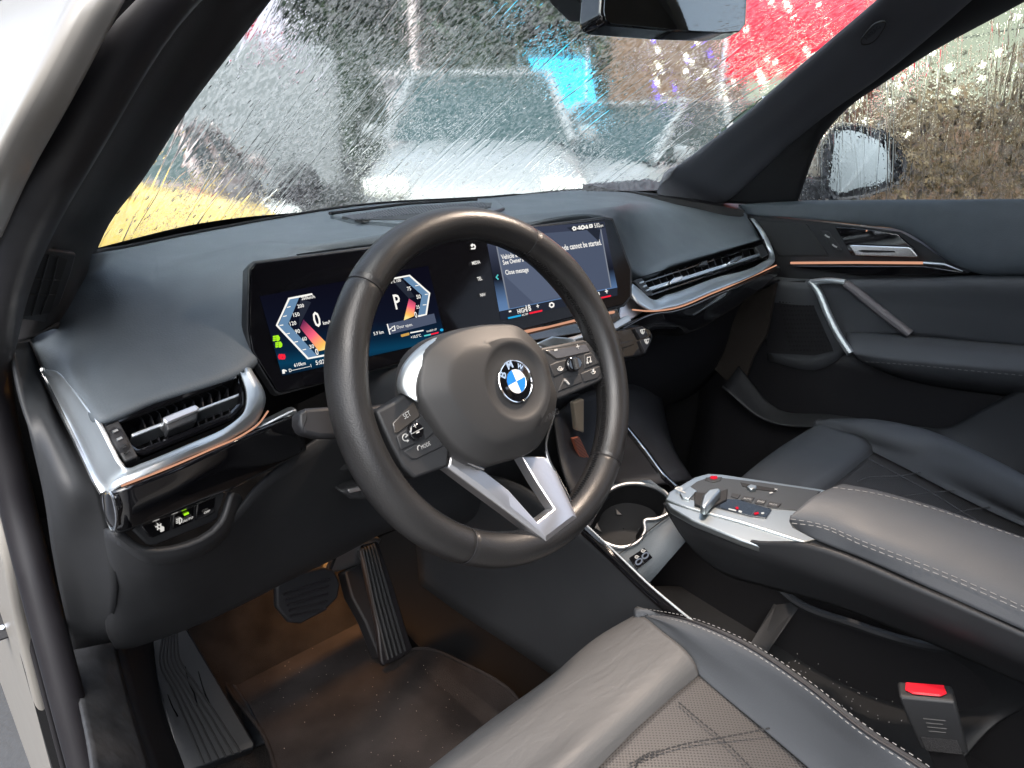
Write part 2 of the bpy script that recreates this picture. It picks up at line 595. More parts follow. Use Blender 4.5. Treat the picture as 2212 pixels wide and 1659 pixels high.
# silver surround of the driver side vent: leg at the door end, bar below, arm up beside the display
inn = [at(95, 797, x=XE), at(130, 809, y=.214), at(150, 831, y=.190), at(180, 871, y=.154), at(211, 915, pl=off(VL, .004)), at(240, 972, pl=off(VL, .004)), at(256, 1000, pl=off(VL, .004)), at(276, 1011, pl=off(VL, .004)), at(305, 1001, pl=off(VL, .004)), at(400, 962, pl=off(VL, .004)), at(500, 915, pl=off(VL, .004)), at(528, 888, pl=off(VL, .004)), at(533, 850, pl=off(VL, .004)), at(519, 803, pl=off(VL, .004))]
out = [at(91, 799, x=XE-.002), at(108, 835, x=XE-.001), at(130, 880, x=XE-.001), at(160, 940, x=XE), at(190, 1002, x=XE), at(212, 1046, x=XE), at(224, 1066, x=XE+.001), at(247, 1057, y=.075), at(300, 1035, y=.072), at(400, 993, y=.084), at(505, 945, y=.102), at(560, 905, y=.118), at(574, 860, y=.13), at(542, 795, y=.155)]
mid = [a.lerp(b, .6)+V((-.002, -.003, .003)) for a, b in zip(inn, out)]
mid2 = [a.lerp(b, .15)+V((0, -.003, -.001)) for a, b in zip(inn, out)]
A = [ucr(r, 5) for r in (inn, mid2, mid, out)]
g = G().grid([[a.copy() for a in r] for r in zip(*[ucr([A[k][i] for k in range(4)], 3) for i in range(len(A[0]))])])
trim = obj('vent_frame', g, M['silver'], dash, solid=.003, sharp=50)
obj('end_strip', G().tube(ucr(out[:7], 5), .0032, 8, up=(0, 0, 1)), M['silver_b'], trim)

# gloss black band under the vent, light strip and silver blade
bt = [at(226, 1068, x=XE+.001), at(262, 1053, y=.072), at(350, 1019, y=.077), at(450, 975, y=.092), at(545, 930, y=.112), at(643, 890, y=.150)]
bm_ = [at(234, 1105, x=XE+.004), at(268, 1095, y=.074), at(360, 1062, y=.080), at(460, 1018, y=.098), at(550, 975, y=.118), at(646, 925, y=.150)]
bb = [at(243, 1146, x=XE+.008), at(280, 1136, y=.098), at(370, 1105, y=.108), at(470, 1062, y=.126), at(560, 1018, y=.142), at(655, 970, y=.165)]
bk = [p+V((0, .03, -.004)) for p in bb]
g = G().loft([list(q) for q in zip(bt, bm_, bb, bk)], 6, 6)
band = obj('gloss_band', g, M['piano'], dash, solid=.004, sharp=60)
cap = [at(p[0], p[1], x=XE-.004) for p in ((224, 1070), (234, 1064), (243, 1072), (250, 1100), (250, 1137), (243, 1145), (234, 1128), (226, 1095))]
obj('end_cap', G().prism(cap, (.006, 0, 0)), M['piano'], band, bev=.002)
obj('end_ring', G().tube(cr(cap, 30, True), .0012, 6, closed=True), M['silver_b'], band)
strip = [at(262, 1050, y=.070), at(350, 1016, y=.075), at(450, 973, y=.090), at(530, 936, y=.106), at(560, 914, y=.114), at(579, 888, y=.122)]
obj('light_strip', G().tube(cr(strip, 40), .0009, 6), M['amb'], dash)
obj('silver_blade', G().prism([at(p[0], p[1], y=.150) for p in ((560, 922), (632, 886), (642, 884), (644, 896), (636, 900), (548, 938))], (0, .012, 0)), M['silver'], dash, bev=.0015)
for a, b in (((322, 1083), (336, 1078)), ((359, 1117), (372, 1112)), ((398, 1100), (420, 1093)), ((458, 1078), (472, 1072)), ((428, 1101), (435, 1098))):
    pass

# light switch panel in the lower edge of the band
LS = plane3(at(280, 1136, y=.094), at(480, 1062, y=.120), at(330, 1178, y=.112))
lsw = obj('light_switch', G().prism(poly(off(LS, .002), [(276, 1134), (482, 1056), (486, 1068), (471, 1120), (460, 1128), (332, 1180), (318, 1178)]), LS[1]*-.02), M['plastic'], dash, bev=.002)
BT = off(LS, .0035)
for ptsb in ([(303, 1133), (372, 1107), (368, 1146), (330, 1163), (322, 1161)], [(376, 1106), (423, 1088), (418, 1127), (372, 1145)], [(427, 1087), (467, 1072), (464, 1106), (457, 1113), (422, 1126)]):
    obj('button', G().prism(poly(BT, ptsb), LS[1]*-.006), M['piano'], lsw, bev=.0012)
BI = off(LS, .0044)
lettering('/AUTO', BI, (393, 1129), (416, 1119), M['s_dim'], lsw, 1.2, bold=.02)
lettering('OFF', BI, (439, 1110), (452, 1105), M['s_dim'], lsw, 1.1, bold=.02)
g = G()
for k in range(3):
    g.tube([at(381, 1122+4*k, pl=BI), at(385, 1121+4*k, pl=BI)], .0005, 5)
g.tube([at(387, 1119, pl=BI), at(390, 1119, pl=BI), at(393, 1122, pl=BI), at(392, 1128, pl=BI), at(388, 1132, pl=BI), at(387, 1119, pl=BI)], .0005, 5)
g.tube([at(344+4*math.cos(a), 1138+4*math.sin(a), pl=BI) for a in [i*math.pi/5 for i in range(11)]], .0006, 5)
for i in range(6):
    a = i*math.pi/3
    g.tube([at(344+5.5*math.cos(a), 1138+5.5*math.sin(a), pl=BI), at(344+8*math.cos(a), 1138+8*math.sin(a), pl=BI)], .0005, 5)
for k in range(3):
    g.tube([at(347, 1142+3*k, pl=BI), at(354, 1139+3*k, pl=BI)], .0007, 5)
obj('symbol', g, M['s_dim'], lsw)
obj('indicator', G().tube([at(398, 1112, pl=BI), at(407, 1108, pl=BI)], .0010, 6), M['s_green'], lsw)

# lower dash panel, facing the driver's knees
cl = [[at(233, 1150, x=XE+.012), at(237, 1260, y=.225), at(238, 1370, y=.29), at(246, 1387, y=.30), at(250, 1389, y=.36)],
      [at(262, 1150, y=.125), at(262, 1260, y=.20), at(258, 1375, y=.285), at(268, 1389, y=.30), at(268, 1389, y=.37)],
      [at(330, 1188, y=.125), at(340, 1280, y=.20), at(352, 1352, y=.275), at(360, 1364, y=.295), at(360, 1364, y=.37)],
      [at(480, 1128, y=.135), at(500, 1205, y=.195), at(520, 1280, y=.275), at(528, 1292, y=.295), at(528, 1292, y=.37)],
      [at(560, 1040, y=.155), at(585, 1140, y=.20), at(608, 1240, y=.275), at(612, 1250, y=.295), at(612, 1250, y=.37)],
      [at(660, 962, y=.175), at(690, 1110, y=.22), at(720, 1188, y=.275), at(725, 1196, y=.295), at(725, 1196, y=.37)],
      [at(760, 900, y=.185), at(790, 1060, y=.235), at(830, 1130, y=.275), at(835, 1140, y=.295), at(835, 1140, y=.37)],
      [at(930, 860, y=.225), at(950, 1030, y=.25), at(985, 1120, y=.28), at(990, 1128, y=.30), at(990, 1128, y=.37)],
      [at(1250, 850, y=.26), at(1250, 900, y=.27), at(1250, 1000, y=.30), at(1250, 1010, y=.32), at(1250, 1010, y=.38)]]
obj('lower_panel', G().loft(cl, 6, 6), M['plastic'], dash, solid=.004, sharp=60)
# strip of the panel that carries the switch surround
g = G().loft([[at(255, 1140, y=.100), at(262, 1152, y=.112), at(262, 1165, y=.14)], [at(315, 1180, y=.108), at(322, 1192, y=.112), at(330, 1205, y=.14)], [at(470, 1125, y=.118), at(476, 1137, y=.125), at(482, 1150, y=.155)], [at(492, 1062, y=.128), at(503, 1064, y=.136), at(512, 1085, y=.16)]], 6, 4)
obj('switch_surround', g, M['plastic'], dash, solid=.006)

# end face of the dash beside the door seal
side = [(28, 742), (66, 737), (92, 800), (160, 945), (225, 1068), (236, 1140), (240, 1262), (242, 1380), (200, 1396), (158, 1404), (130, 1250), (80, 1030), (40, 860)]
dy_ = [.25, .31, .275, .19, .13, .15, .21, .29, .31, .33, .28, .23, .22]
pts = [at(p[0], p[1], y=y) for p, y in zip(side, dy_)]
lft = [[at(28, 742, y=.25), at(48, 740, y=.29), at(64, 738, x=XE+.002)], [at(60, 920, y=.22), at(95, 905, y=.22), at(134, 895, x=XE+.003)], [at(92, 1060, y=.20), at(150, 1060, y=.16), at(216, 1062, x=XE+.004)], [at(112, 1190, y=.22), at(165, 1180, y=.20), at(240, 1170, y=.165)], [at(158, 1404, y=.30), at(200, 1396, y=.30), at(240, 1388, y=.30)]]
obj('end_panel', G().loft(lft, 6, 5), M['plastic'], dash, solid=.004, sharp=60)

# ---- passenger side air vent
VR = plane3(at(1383, 600, y=.225), at(1641, 522, y=.268), at(1410, 643, y=.205))
nR = VR[1]
pv = obj('air_vent', duct(VR, [(1372, 602), (1650, 516), (1662, 548), (1655, 562), (1412, 645)], .05), M['dark'], dash)
obj('slat', G().prism(poly(off(VR, .0), [(1398, 622), (1652, 543), (1654, 549), (1402, 629)]), nR*-.02), M['silver'], pv, bev=.001)
obj('slat', G().prism(poly(off(VR, -.004), [(1402, 636), (1650, 553), (1651, 557), (1404, 640)]), nR*-.02), M['piano'], pv, bev=.001)
obj('slat', G().prism(poly(off(VR, -.006), [(1390, 608), (1640, 528), (1641, 531), (1391, 612)]), nR*-.02), M['piano'], pv, bev=.001)
for i in range(16):
    t = (i+1)/17
    a, b = (1388+258*t, 604-80*t), (1408+245*t, 638-80*t)
    obj('fin', G().prism(poly(off(VR, -.016), [a, (a[0]+2, a[1]), (b[0]+2, b[1]), b]), nR*-.02), M['plastic_d'], pv)
for px, py in ((1462, 605), (1590, 562)):
    obj('vent_tab', G().prism(poly(off(VR, .009), [(px-14, py+4), (px-4, py-6), (px+14, py-11), (px+12, py-2), (px+2, py+4), (px-12, py+8)]), nR*-.016), M['silver_b'], pv, bev=.0015)
for px, py in ((1520, 570), (1532, 588)):
    obj('centre_clip', G().prism(poly(off(VR, -.002), [(px-10, py+5), (px-2, py-6), (px+8, py-8), (px+9, py+2)]), nR*-.01), M['plastic'], pv, bev=.001)
obj('scroll_bezel', G().prism(poly(off(VR, .001), [(1369, 606), (1386, 600), (1412, 634), (1398, 641)]), nR*-.01), M['plastic'], pv, bev=.001)
for t in (.2, .5, .8):
    obj('wheel_mark', G().tube([at(1378+22*t, 606+28*t, pl=off(VR, .002)), at(1385+22*t, 603+28*t, pl=off(VR, .002))], .0016, 6), M['silver'], pv)
obj('scroll_bezel', G().prism(poly(off(VR, .001), [(1634, 532), (1648, 527), (1660, 550), (1645, 556)]), nR*-.01), M['plastic'], pv, bev=.001)
# silver surround on the passenger side
inn = [at(1366, 612, y=.214), at(1386, 628, y=.208), at(1405, 645, y=.20), at(1440, 637, y=.205), at(1540, 602, y=.222), at(1645, 567, y=.240), at(1661, 552, y=.25), at(1655, 530, y=.265), at(1640, 500, y=.295), at(1618, 470, y=.335)]
out = [at(1357, 625, y=.195), at(1375, 650, y=.176), at(1400, 668, y=.166), at(1440, 665, y=.164), at(1540, 629, y=.178), at(1655, 578, y=.205), at(1674, 562, y=.226), at(1668, 536, y=.258), at(1650, 500, y=.29), at(1622, 468, y=.335)]
mid = [a.lerp(b, .45)+V((0, -.005, .003)) for a, b in zip(inn, out)]
g = G().loft([list(q) for q in zip(inn, mid, out)], 6, 4)
obj('vent_frame', g, M['silver'], dash, solid=.003, sharp=50)
strip = [at(1366, 669, y=.172), at(1400, 672, y=.164), at(1440, 669, y=.162), at(1540, 633, y=.176), at(1620, 599, y=.196), at(1677, 573, y=.216)]
obj('light_strip', G().tube(cr(strip, 40), .0013, 6), M['amb'], dash)
# gloss band with the reflection of the trees outside
bt = [at(1330, 712, y=.175), at(1400, 678, y=.166), at(1450, 671, y=.165), at(1545, 635, y=.180), at(1625, 601, y=.200), at(1680, 575, y=.228)]
bm_ = [at(1345, 735, y=.170), at(1408, 702, y=.168), at(1460, 700, y=.168), at(1550, 660, y=.184), at(1628, 615, y=.205), at(1682, 580, y=.228)]
bb = [at(1350, 752, y=.182), at(1410, 722, y=.190), at(1465, 722, y=.195), at(1552, 680, y=.212), at(1630, 628, y=.222), at(1683, 586, y=.232)]
bk = [p+V((0, .04, -.006)) for p in bb]
obj('gloss_band', G().loft([list(q) for q in zip(bt, bm_, bb, bk)], 6, 6), M['piano'], dash, solid=.004, sharp=60)
g = G().loft([[V((x, .24, -.075)), V((x, .30, -.12)), V((x, .36, -.30)), V((x, .46, -.42)), V((x, .75, -.44))] for x in (.44, .7, .9, 1.06)], 4, 5)
obj('glovebox', g, M['plastic_d'], dash, solid=.005)

# ---- centre: silver ledge, light strip, vent slot and switch row under the touch screen
PC = plane3(at(1145, 730, y=.150), at(1320, 690, y=.165), at(1145, 760, y=.140))
obj('centre_vent', G().prism(poly(off(PC, -.004), [(1080, 722), (1330, 658), (1342, 690), (1300, 712), (1090, 745)]), PC[1]*-.04), M['piano'], dash, bev=.001)
obj('light_strip', G().tube([at(1120, 720, pl=off(PC, .004)), at(1236, 693, pl=off(PC, .004)), at(1326, 674, pl=off(PC, .004))], .0022, 6), M['amb'], dash)
obj('centre_ledge', G().prism(poly(off(PC, .006), [(1150, 744), (1235, 727), (1330, 697), (1360, 678), (1366, 694), (1335, 712), (1240, 738), (1160, 756)]), PC[1]*-.02), M['silver'], dash, bev=.003)
obj('ledge_corner', G().prism(poly(off(PC, -.010), [(1345, 640), (1368, 618), (1398, 668), (1366, 690), (1336, 690)]), PC[1]*-.02), M['alu'], dash, bev=.002)
sw_ = obj('climate_switch', G().prism(poly(off(PC, .002), [(1318, 714), (1388, 702), (1405, 712), (1412, 730), (1395, 768), (1340, 775)]), PC[1]*-.03), M['piano'], dash, bev=.003)
obj('button', G().prism(poly(off(PC, .006), [(1371, 709), (1388, 705), (1401, 724), (1384, 732)]), PC[1]*-.006), M['plastic_d'], sw_, bev=.001)
obj('button', G().prism(poly(off(PC, .006), [(1382, 735), (1402, 727), (1408, 736), (1394, 762)]), PC[1]*-.006), M['plastic_d'], sw_, bev=.001)
for cx, cy in ((1388, 716), (1397, 737)):
    g = G()
    g.tube([at(cx-5, cy-3, pl=off(PC, .0066)), at(cx+5, cy-5, pl=off(PC, .0066)), at(cx+3, cy+3, pl=off(PC, .0066)), at(cx-2, cy+4, pl=off(PC, .0066)), at(cx-5, cy-3, pl=off(PC, .0066))], .0008, 5)
    g.tube([at(cx-1, cy-3, pl=off(PC, .0066)), at(cx+1, cy+6, pl=off(PC, .0066))], .0008, 5)
    obj('symbol', g, M['s_dim'], sw_)
obj('hazard_bar', G().prism(poly(off(PC, .006), [(1330, 744), (1369, 733), (1371, 744), (1333, 757)]), PC[1]*-.006), M['piano'], sw_, bev=.001)

# ================================================================ CURVED DISPLAY
PD = plane3(at(538, 569, y=.200), at(1312, 470, y=.200), at(603, 849, y=.150))
nD = PD[1]
disp = thing('curved_display', 'wide black double display glowing with dials and a message behind the steering wheel', 'display', (.1, .2, 0))
o1 = [(552, 568), (1306, 472), (1322, 474), (1362, 582), (1362, 640), (1346, 658), (1090, 722), (720, 822), (607, 848), (598, 843), (545, 758), (538, 712), (541, 582)]
hs = obj('housing', G().prism(poly(off(PD, -.002), [(548, 563), (1306, 467), (1325, 470), (1366, 580), (1366, 642), (1350, 662), (1090, 728), (606, 853), (596, 847), (541, 760), (533, 712), (536, 578)]), nD*-.018), M['plastic'], disp, bev=.002)
scr = obj('screen', G().prism(poly(off(PD, .001), o1), nD*-.006), M['glossy'], disp, bev=.0012)
L1, L2, L3, L4 = [off(PD, q) for q in (.0016, .0021, .0026, .0031)]


def face(name, pl, pts, m, parent=scr):
    return obj(name, G().prism(poly(pl, pts), pl[1]*-.0004), m, parent)


def line(name, pl, pts, m, r=.0008, parent=scr):
    return obj(name, G().tube([at(p[0], p[1], pl=pl) for p in pts], r, 5), m, parent)


# driver's image: navy ground, blue glow low in the middle
gm = grad_emis('cluster_glow', [(0, (.004, .004, .010)), (.5, (.005, .007, .018)), (.72, (.003, .017, .042)), (.85, (.003, .045, .10)), (1, (.003, .006, .016))], .25, at(740, 610, pl=PD), at(775, 790, pl=PD))
face('cluster_image', L1, [(561, 640), (925, 574), (961, 728), (940, 738), (610, 812)], gm)
Z = lambda x, y: (518.4+x*.2604, 495.4+y*.2604)          # from a close view of the dials
warm = [(0, (.14, .02, .08)), (.45, (.95, .13, .22)), (.85, (1, .55, .12)), (1, (1, .8, .3))]
face('gauge_band', L2, [Z(420, 570), Z(492, 563), Z(400, 785), Z(640, 1050), Z(560, 1068), Z(318, 795)], M['s_steel'])
face('gauge_shade', L2, [Z(500, 570), Z(590, 605), Z(520, 745), Z(490, 815)], M['s_bar'])
face('gauge_fill', L3, [Z(527, 748), Z(500, 815), Z(655, 1010), Z(760, 985)], grad_emis('speed_fill', warm, .26, at(*Z(510, 780), pl=PD), at(*Z(705, 1000), pl=PD)))
line('gauge_line', L3, [Z(598, 538), Z(407, 575), Z(305, 795), Z(565, 1072), Z(730, 1040)], M['s_white'], .0011)
face('gauge_band', L2, [Z(1352, 405), Z(1412, 390), Z(1570, 530), Z(1545, 700), Z(1480, 715), Z(1510, 545)], M['s_steel'])
face('gauge_shade', L2, [Z(1280, 440), Z(1350, 420), Z(1450, 560), Z(1400, 570)], M['s_bar'])
face('gauge_fill', L3, [Z(1403, 575), Z(1458, 612), Z(1442, 720), Z(1360, 755)], grad_emis('power_fill', warm, .26, at(*Z(1430, 570), pl=PD), at(*Z(1400, 745), pl=PD)))
line('gauge_line', L3, [Z(1252, 412), Z(1405, 383), Z(1572, 530), Z(1545, 705), Z(1480, 720)], M['s_white'], .0011)
for a, b in (((390, 648), (418, 640)), ((358, 723), (386, 716)), ((330, 797), (358, 793)), ((385, 868), (412, 862)), ((452, 935), (480, 930)), ((520, 1000), (548, 994)), ((1455, 468), (1480, 464)), ((1535, 540), (1558, 538)), ((1518, 627), (1545, 624))):
    line('tick', L3, [Z(*a), Z(*b)], M['s_white'], .0005)
for s_, a, b in (('260km/h', (510, 588), (622, 570)), ('200', (478, 655), (532, 645)), ('150', (444, 728), (496, 718)), ('120', (416, 800), (468, 790)), ('90', (460, 866), (500, 858)), ('60', (518, 928), (556, 920)), ('30', (578, 992), (616, 984)), ('0', (630, 1045), (654, 1040)), ('0', (622, 812), (678, 802)), ('km/h', (690, 793), (758, 780)), ('P', (1292, 664), (1342, 656)), ('Power %', (1205, 458), (1288, 443)), ('100', (1300, 440), (1336, 433)), ('75', (1388, 510), (1420, 504)), ('50', (1466, 578), (1500, 572)), ('25', (1462, 660), (1490, 655)), ('0', (1452, 735), (1472, 731)), ('610km', (450, 1143), (545, 1122)), ('5:02', (630, 1126), (704, 1112)), ('D--------------1', (408, 1185), (592, 1143)), ('+10.5\u00b0C', (1418, 908), (1502, 890)), ('5.9 km', (1110, 880), (1192, 862))):
    lettering(s_, L4, Z(*a), Z(*b), M['s_white'], scr, 1.35 if s_ in ('0', 'P') else 1.05, bold=.012)
face('popup', off(PD, .0036), [Z(1222, 785), Z(1610, 698), Z(1630, 775), Z(1245, 872)], M['s_slate'])
line('popup_edge', off(PD, .0040), [Z(1222, 785), Z(1245, 872)], M['s_white'], .0007)
lettering('Door open.', off(PD, .0041), Z(1303, 826), Z(1432, 800), M['s_white'], scr, 1.15)
g = G()
for q in ([(1258, 815), (1282, 800), (1286, 838), (1262, 842)], [(1240, 830), (1256, 822)]):
    g.tube([at(*Z(*p), pl=off(PD, .0041)) for p in q], .0007, 5)
obj('symbol', g, M['s_white'], scr)
line('temperature_bar', L4, [Z(1340, 882), Z(1400, 866)], emis('amber', (.8, .45, .1), .2), .0016)
line('temperature_bar', L4, [Z(1415, 858), Z(1520, 838)], M['s_white'], .0008)
line('climate_bar', L4, [Z(1530, 883), Z(1580, 872)], M['s_teal'], .0009)
line('climate_bar', L4, [Z(1585, 870), Z(1645, 856)], M['s_red'], .0010)
lettering('WARM UP', L4, Z(1546, 858), Z(1632, 836), M['s_white'], scr)
for cx, cy, r in ((1674, 834, 14),):
    obj('symbol', G().prism([at(*Z(cx+r*math.cos(a), cy+r*.8*math.sin(a)), pl=L4) for a in [i*math.pi/6 for i in range(12)]], nD*-.0003), M['s_blue'], scr)


def lamp_symbol(cx, cy, s, m):
    g = G()
    g.prism([at(*Z(cx+s*a, cy+s*b), pl=L4) for a, b in ((-.2, -1), (.5, -1.05), (1, -.3), (.95, .5), (.3, .95), (-.1, .75))], nD*-.0003)
    for k in (-.7, -.1, .5):
        g.tube([at(*Z(cx-s*1.15, cy+s*(k+.15)), pl=L4), at(*Z(cx-s*.35, cy+s*k), pl=L4)], .0009, 5)
    return obj('warning_symbol', g, m, scr)


lamp_symbol(305, 905, 26, M['s_green'])
lamp_symbol(325, 958, 26, M['s_green'])
g = G()
g.tube([at(*Z(347+16*math.cos(a), 1057+16*math.sin(a)), pl=L4) for a in [i*math.pi/8 for i in range(17)]], .0010, 5)
for sx in (-1, 1):
    g.tube([at(*Z(347+sx*24*math.cos(a), 1057+24*math.sin(a)), pl=L4) for a in [-.9+i*.3 for i in range(7)]], .0010, 5)
g.tube([at(*Z(342, 1066), pl=L4), at(*Z(343, 1049), pl=L4), at(*Z(351, 1050), pl=L4), at(*Z(343, 1058), pl=L4)], .0008, 5)
obj('warning_symbol', g, M['s_red'], scr)
g = G().prism([at(*Z(*p), pl=L4) for p in ((350, 1165), (368, 1160), (374, 1195), (354, 1198))], nD*-.0003)
g.tube([at(*Z(372, 1168), pl=L4), at(*Z(386, 1176), pl=L4)], .0007, 5)
obj('fuel_symbol', g, M['s_white'], scr)
# touch screen
Q = lambda x, y: (864+x*.2864, 437.8+y*.2864)
tm = grad_emis('touch_glow', [(0, (.05, .06, .10)), (.5, (.010, .012, .022)), (.85, (.12, .22, .42)), (1, (.14, .26, .48))], .22, at(*Q(680, 330), pl=PD), at(*Q(780, 830), pl=PD))
face('touch_image', L1, [Q(640, 210), Q(1540, 143), Q(1640, 640), Q(750, 820)], tm)
face('touch_bar', L1, [Q(752, 824), Q(1640, 644), Q(1640, 700), Q(760, 885)], M['s_bar'])
face('message_box', L2, [Q(716, 262), Q(1515, 195), Q(1592, 640), Q(824, 800)], M['s_slate'])
face('message_facet', L3, [Q(730, 330), Q(780, 540), Q(1010, 755), Q(1210, 712), Q(1000, 300)], M['s_slate2'])
face('message_facet', L3, [Q(1260, 185), Q(1410, 205), Q(1500, 290), Q(1512, 200)], M['s_bar'])
line('message_edge', L3, [Q(722, 290), Q(824, 800)], M['s_grey'], .0009)
line('message_edge', L3, [Q(1514, 200), Q(1592, 640)], M['s_grey'], .0009)
face('status_bar', off(PD, .0029), [Q(1260, 188), Q(1536, 145), Q(1545, 190), Q(1300, 218)], M['s_bar'])
L5 = off(PD, .0037)
for s_, a, b, h in (('Drive-ready mode cannot be started.', (1010, 395), (1520, 318), 1.25), ('Vehicle key not detected', (766, 430), (1080, 378), 1.2), ("See Owner's Manual", (778, 470), (1020, 428), 1.2), ('Close message', (796, 545), (970, 520), 1.25), ('HIGH', (888, 838), (955, 822), 1.2), ('18', (957, 822), (990, 814), 1.2), ('A/C OFF', (918, 856), (966, 845), 1.1), ('5:02', (1468, 190), (1508, 184), 1.25), ('pm', (1512, 183), (1532, 180), 1.1), ('+', (1032, 802), (1052, 797), 1), ('-', (824, 842), (842, 838), 1), ('+', (1550, 694), (1572, 689), 1), ('MEDIA', (545, 470), (606, 458), 1.3), ('TEL', (584, 590), (620, 583), 1.3), ('NAV', (606, 710), (646, 702), 1.3)):
    lettering(s_, L5, Q(*a), Q(*b), M['s_white'], scr, h, bold=.015)
line('temperature_bar', L4, [Q(818, 870), Q(910, 850)], M['s_blue'], .0013)
line('temperature_bar', L4, [Q(978, 834), Q(1070, 814)], M['s_red'], .0013)
line('temperature_bar', L4, [Q(1496, 722), Q(1588, 702)], M['s_red'], .0013)
line('back_arrow', L4, [Q(738, 545), Q(726, 562), Q(742, 578)], M['s_teal'], .0010)
g = G()
g.tube([at(*Q(*p), pl=L4) for p in ((536, 322), (560, 318), (568, 330), (564, 346), (538, 348))], .0010, 5)
g.tube([at(*Q(*p), pl=L4) for p in ((548, 312), (536, 322), (546, 332))], .0009, 5)
obj('home_symbol', g, M['s_white'], scr)
for cx, cy, k in ((1315, 195, 5), (1350, 190, 3), (1378, 186, 6), (1406, 184, 3), (1440, 176, 4), (1144, 772, 6), (1492, 690, 4)):
    r = 13 if cx != 1144 else 17
    pts = [(cx+r*math.cos(2*math.pi*i/k+.6), cy+r*math.sin(2*math.pi*i/k+.6)) for i in range(k)]
    g = G().tube([at(*Q(*p), pl=L5) for p in pts+pts[:1]], .0011, 5)
    obj('status_symbol', g, M['s_white'], scr)

# ================================================================ STEERING WHEEL
WT = R_(24.5)
wu = V((1, 0, 0))
wv = V((0, math.sin(WT), math.cos(WT)))
wn = V((0, -math.cos(WT), math.sin(WT)))
TURN = R_(9)                                             # wheel turned a little to the left
eu = wu*math.cos(TURN) + wv*math.sin(TURN)
ev = -wu*math.sin(TURN) + wv*math.cos(TURN)


def L(u, v, w=0.0):
    return eu*u + ev*v + wn*w


def WP(w):
    return (wn*w, wn)


wheel = thing('steering_wheel', 'three spoke black leather steering wheel with round emblem, turned slightly left', 'steering wheel', (0, 0, 0))
RR = .1692
N = 160
r_s = .0183
seams = [R_(126.3), R_(46.4), R_(-54.9), R_(-133.1)]


def rim_r(a):
    d = math.degrees(a) % 360
    r = .0183
    for c, w_, h in ((180, 62, .0012), (0, 62, .0012), (150, 18, .0012), (28, 18, .0012)):
        e = abs((d-c+180) % 360-180)
        r += h*math.exp(-(e/(w_*.6))**2)
    for s in seams:
        e = abs((d-math.degrees(s)+180) % 360-180)
        r -= .0013*math.exp(-(e/.55)**2)
    return r


rows = []
NA = 360
for i in range(NA):
    a = 2*math.pi*i/NA
    r = rim_r(a)
    c, s = math.cos(a), math.sin(a)
    ring = []
    for k in range(28):
        b = 2*math.pi*k/28
        rr = RR + r*.94*math.cos(b)
        w_ = r*1.06*math.sin(b)
        ring.append(L(rr*c, rr*s, w_))
    rows.append(ring)
rim = obj('rim', G().grid(rows, cu=True, cv=True), M['wheel'], wheel, sharp=80)
for a in seams:
    c, s = math.cos(a), math.sin(a)
    pts = []
    for k in range(24):
        b = 2*math.pi*k/24
        pts.append(L((RR+r_s*.95*math.cos(b))*c, (RR+r_s*.95*math.cos(b))*s, r_s*1.06*math.sin(b)))
    obj('seam', G().tube(pts, .0005, 5, closed=True), M['plastic_d'], rim)
# stitching along the inside of the rim, as a zigzag of thread
g = G()
pts = []
for i in range(620):
    a = 2*math.pi*i/620
    b = math.pi + (.22 if i % 2 else -.06) - .25
    r = rim_r(a)+.0003
    pts.append(L((RR+r*.94*math.cos(b))*math.cos(a), (RR+r*.94*math.cos(b))*math.sin(a), r*1.06*math.sin(b)))
g.tube(pts, .0008, 4, closed=True)
obj('stitching', g, M['dark'], rim, kind='stuff')

# airbag cover
TP = [(1189, 819), (1175, 768), (1150, 733), (1112, 704), (1070, 701), (1000, 711), (950, 731), (914, 766), (903, 812), (904, 850), (926, 895), (960, 945), (1000, 986), (1045, 1004), (1095, 994), (1154, 971), (1190, 907), (1200, 855)]


def loc2(p):
    return (p.dot(eu), p.dot(ev))


HC = (-.006, -.006)
tp = [loc2(at(p[0], p[1], pl=WP(.014))) for p in TP]
dense = cr([V((u, v, 0)) for u, v in tp], 900, True)
NR = 96
tops = []
for k in range(NR):
    a = 2*math.pi*k/NR
    q = min(dense, key=lambda p: abs((math.atan2(p.y-HC[1], p.x-HC[0])-a+math.pi) % (2*math.pi)-math.pi))
    tops.append((q.x-HC[0], q.y-HC[1]))


def ringpts(sc, w):
    return [L(HC[0]+u*sc, HC[1]+v*sc, w) for u, v in tops]


def mixring(sc, r, t, w):
    """between the scaled outline and a circle round the emblem"""
    out = []
    for k, (u, v) in enumerate(tops):
        a = 2*math.pi*k/NR
        c = (EC[0]+r*math.cos(a), EC[1]+r*math.sin(a))
        out.append(L((HC[0]+u*sc)*(1-t)+c[0]*t, (HC[1]+v*sc)*(1-t)+c[1]*t, w))
    return out


EC = (0.0, -.004)
rows = [ringpts(1.05, -.020), ringpts(1.04, -.004), ringpts(1.012, .011), ringpts(.99, .0165), ringpts(.96, .0190), ringpts(.80, .0232), ringpts(.77, .0252), ringpts(.70, .0268), mixring(.66, .05, .5, .0282), mixring(1, .0420, 1, .0290), mixring(1, .0400, 1, .0291), mixring(1, .0375, 1, .0280), mixring(1, .033, 1, .0258), mixring(1, .0230, 1, .0250), mixring(1, .001, 1, .0250)]
hub = obj('airbag_cover', G().grid(rows, cu=True), M['hub'], wheel, sharp=50)
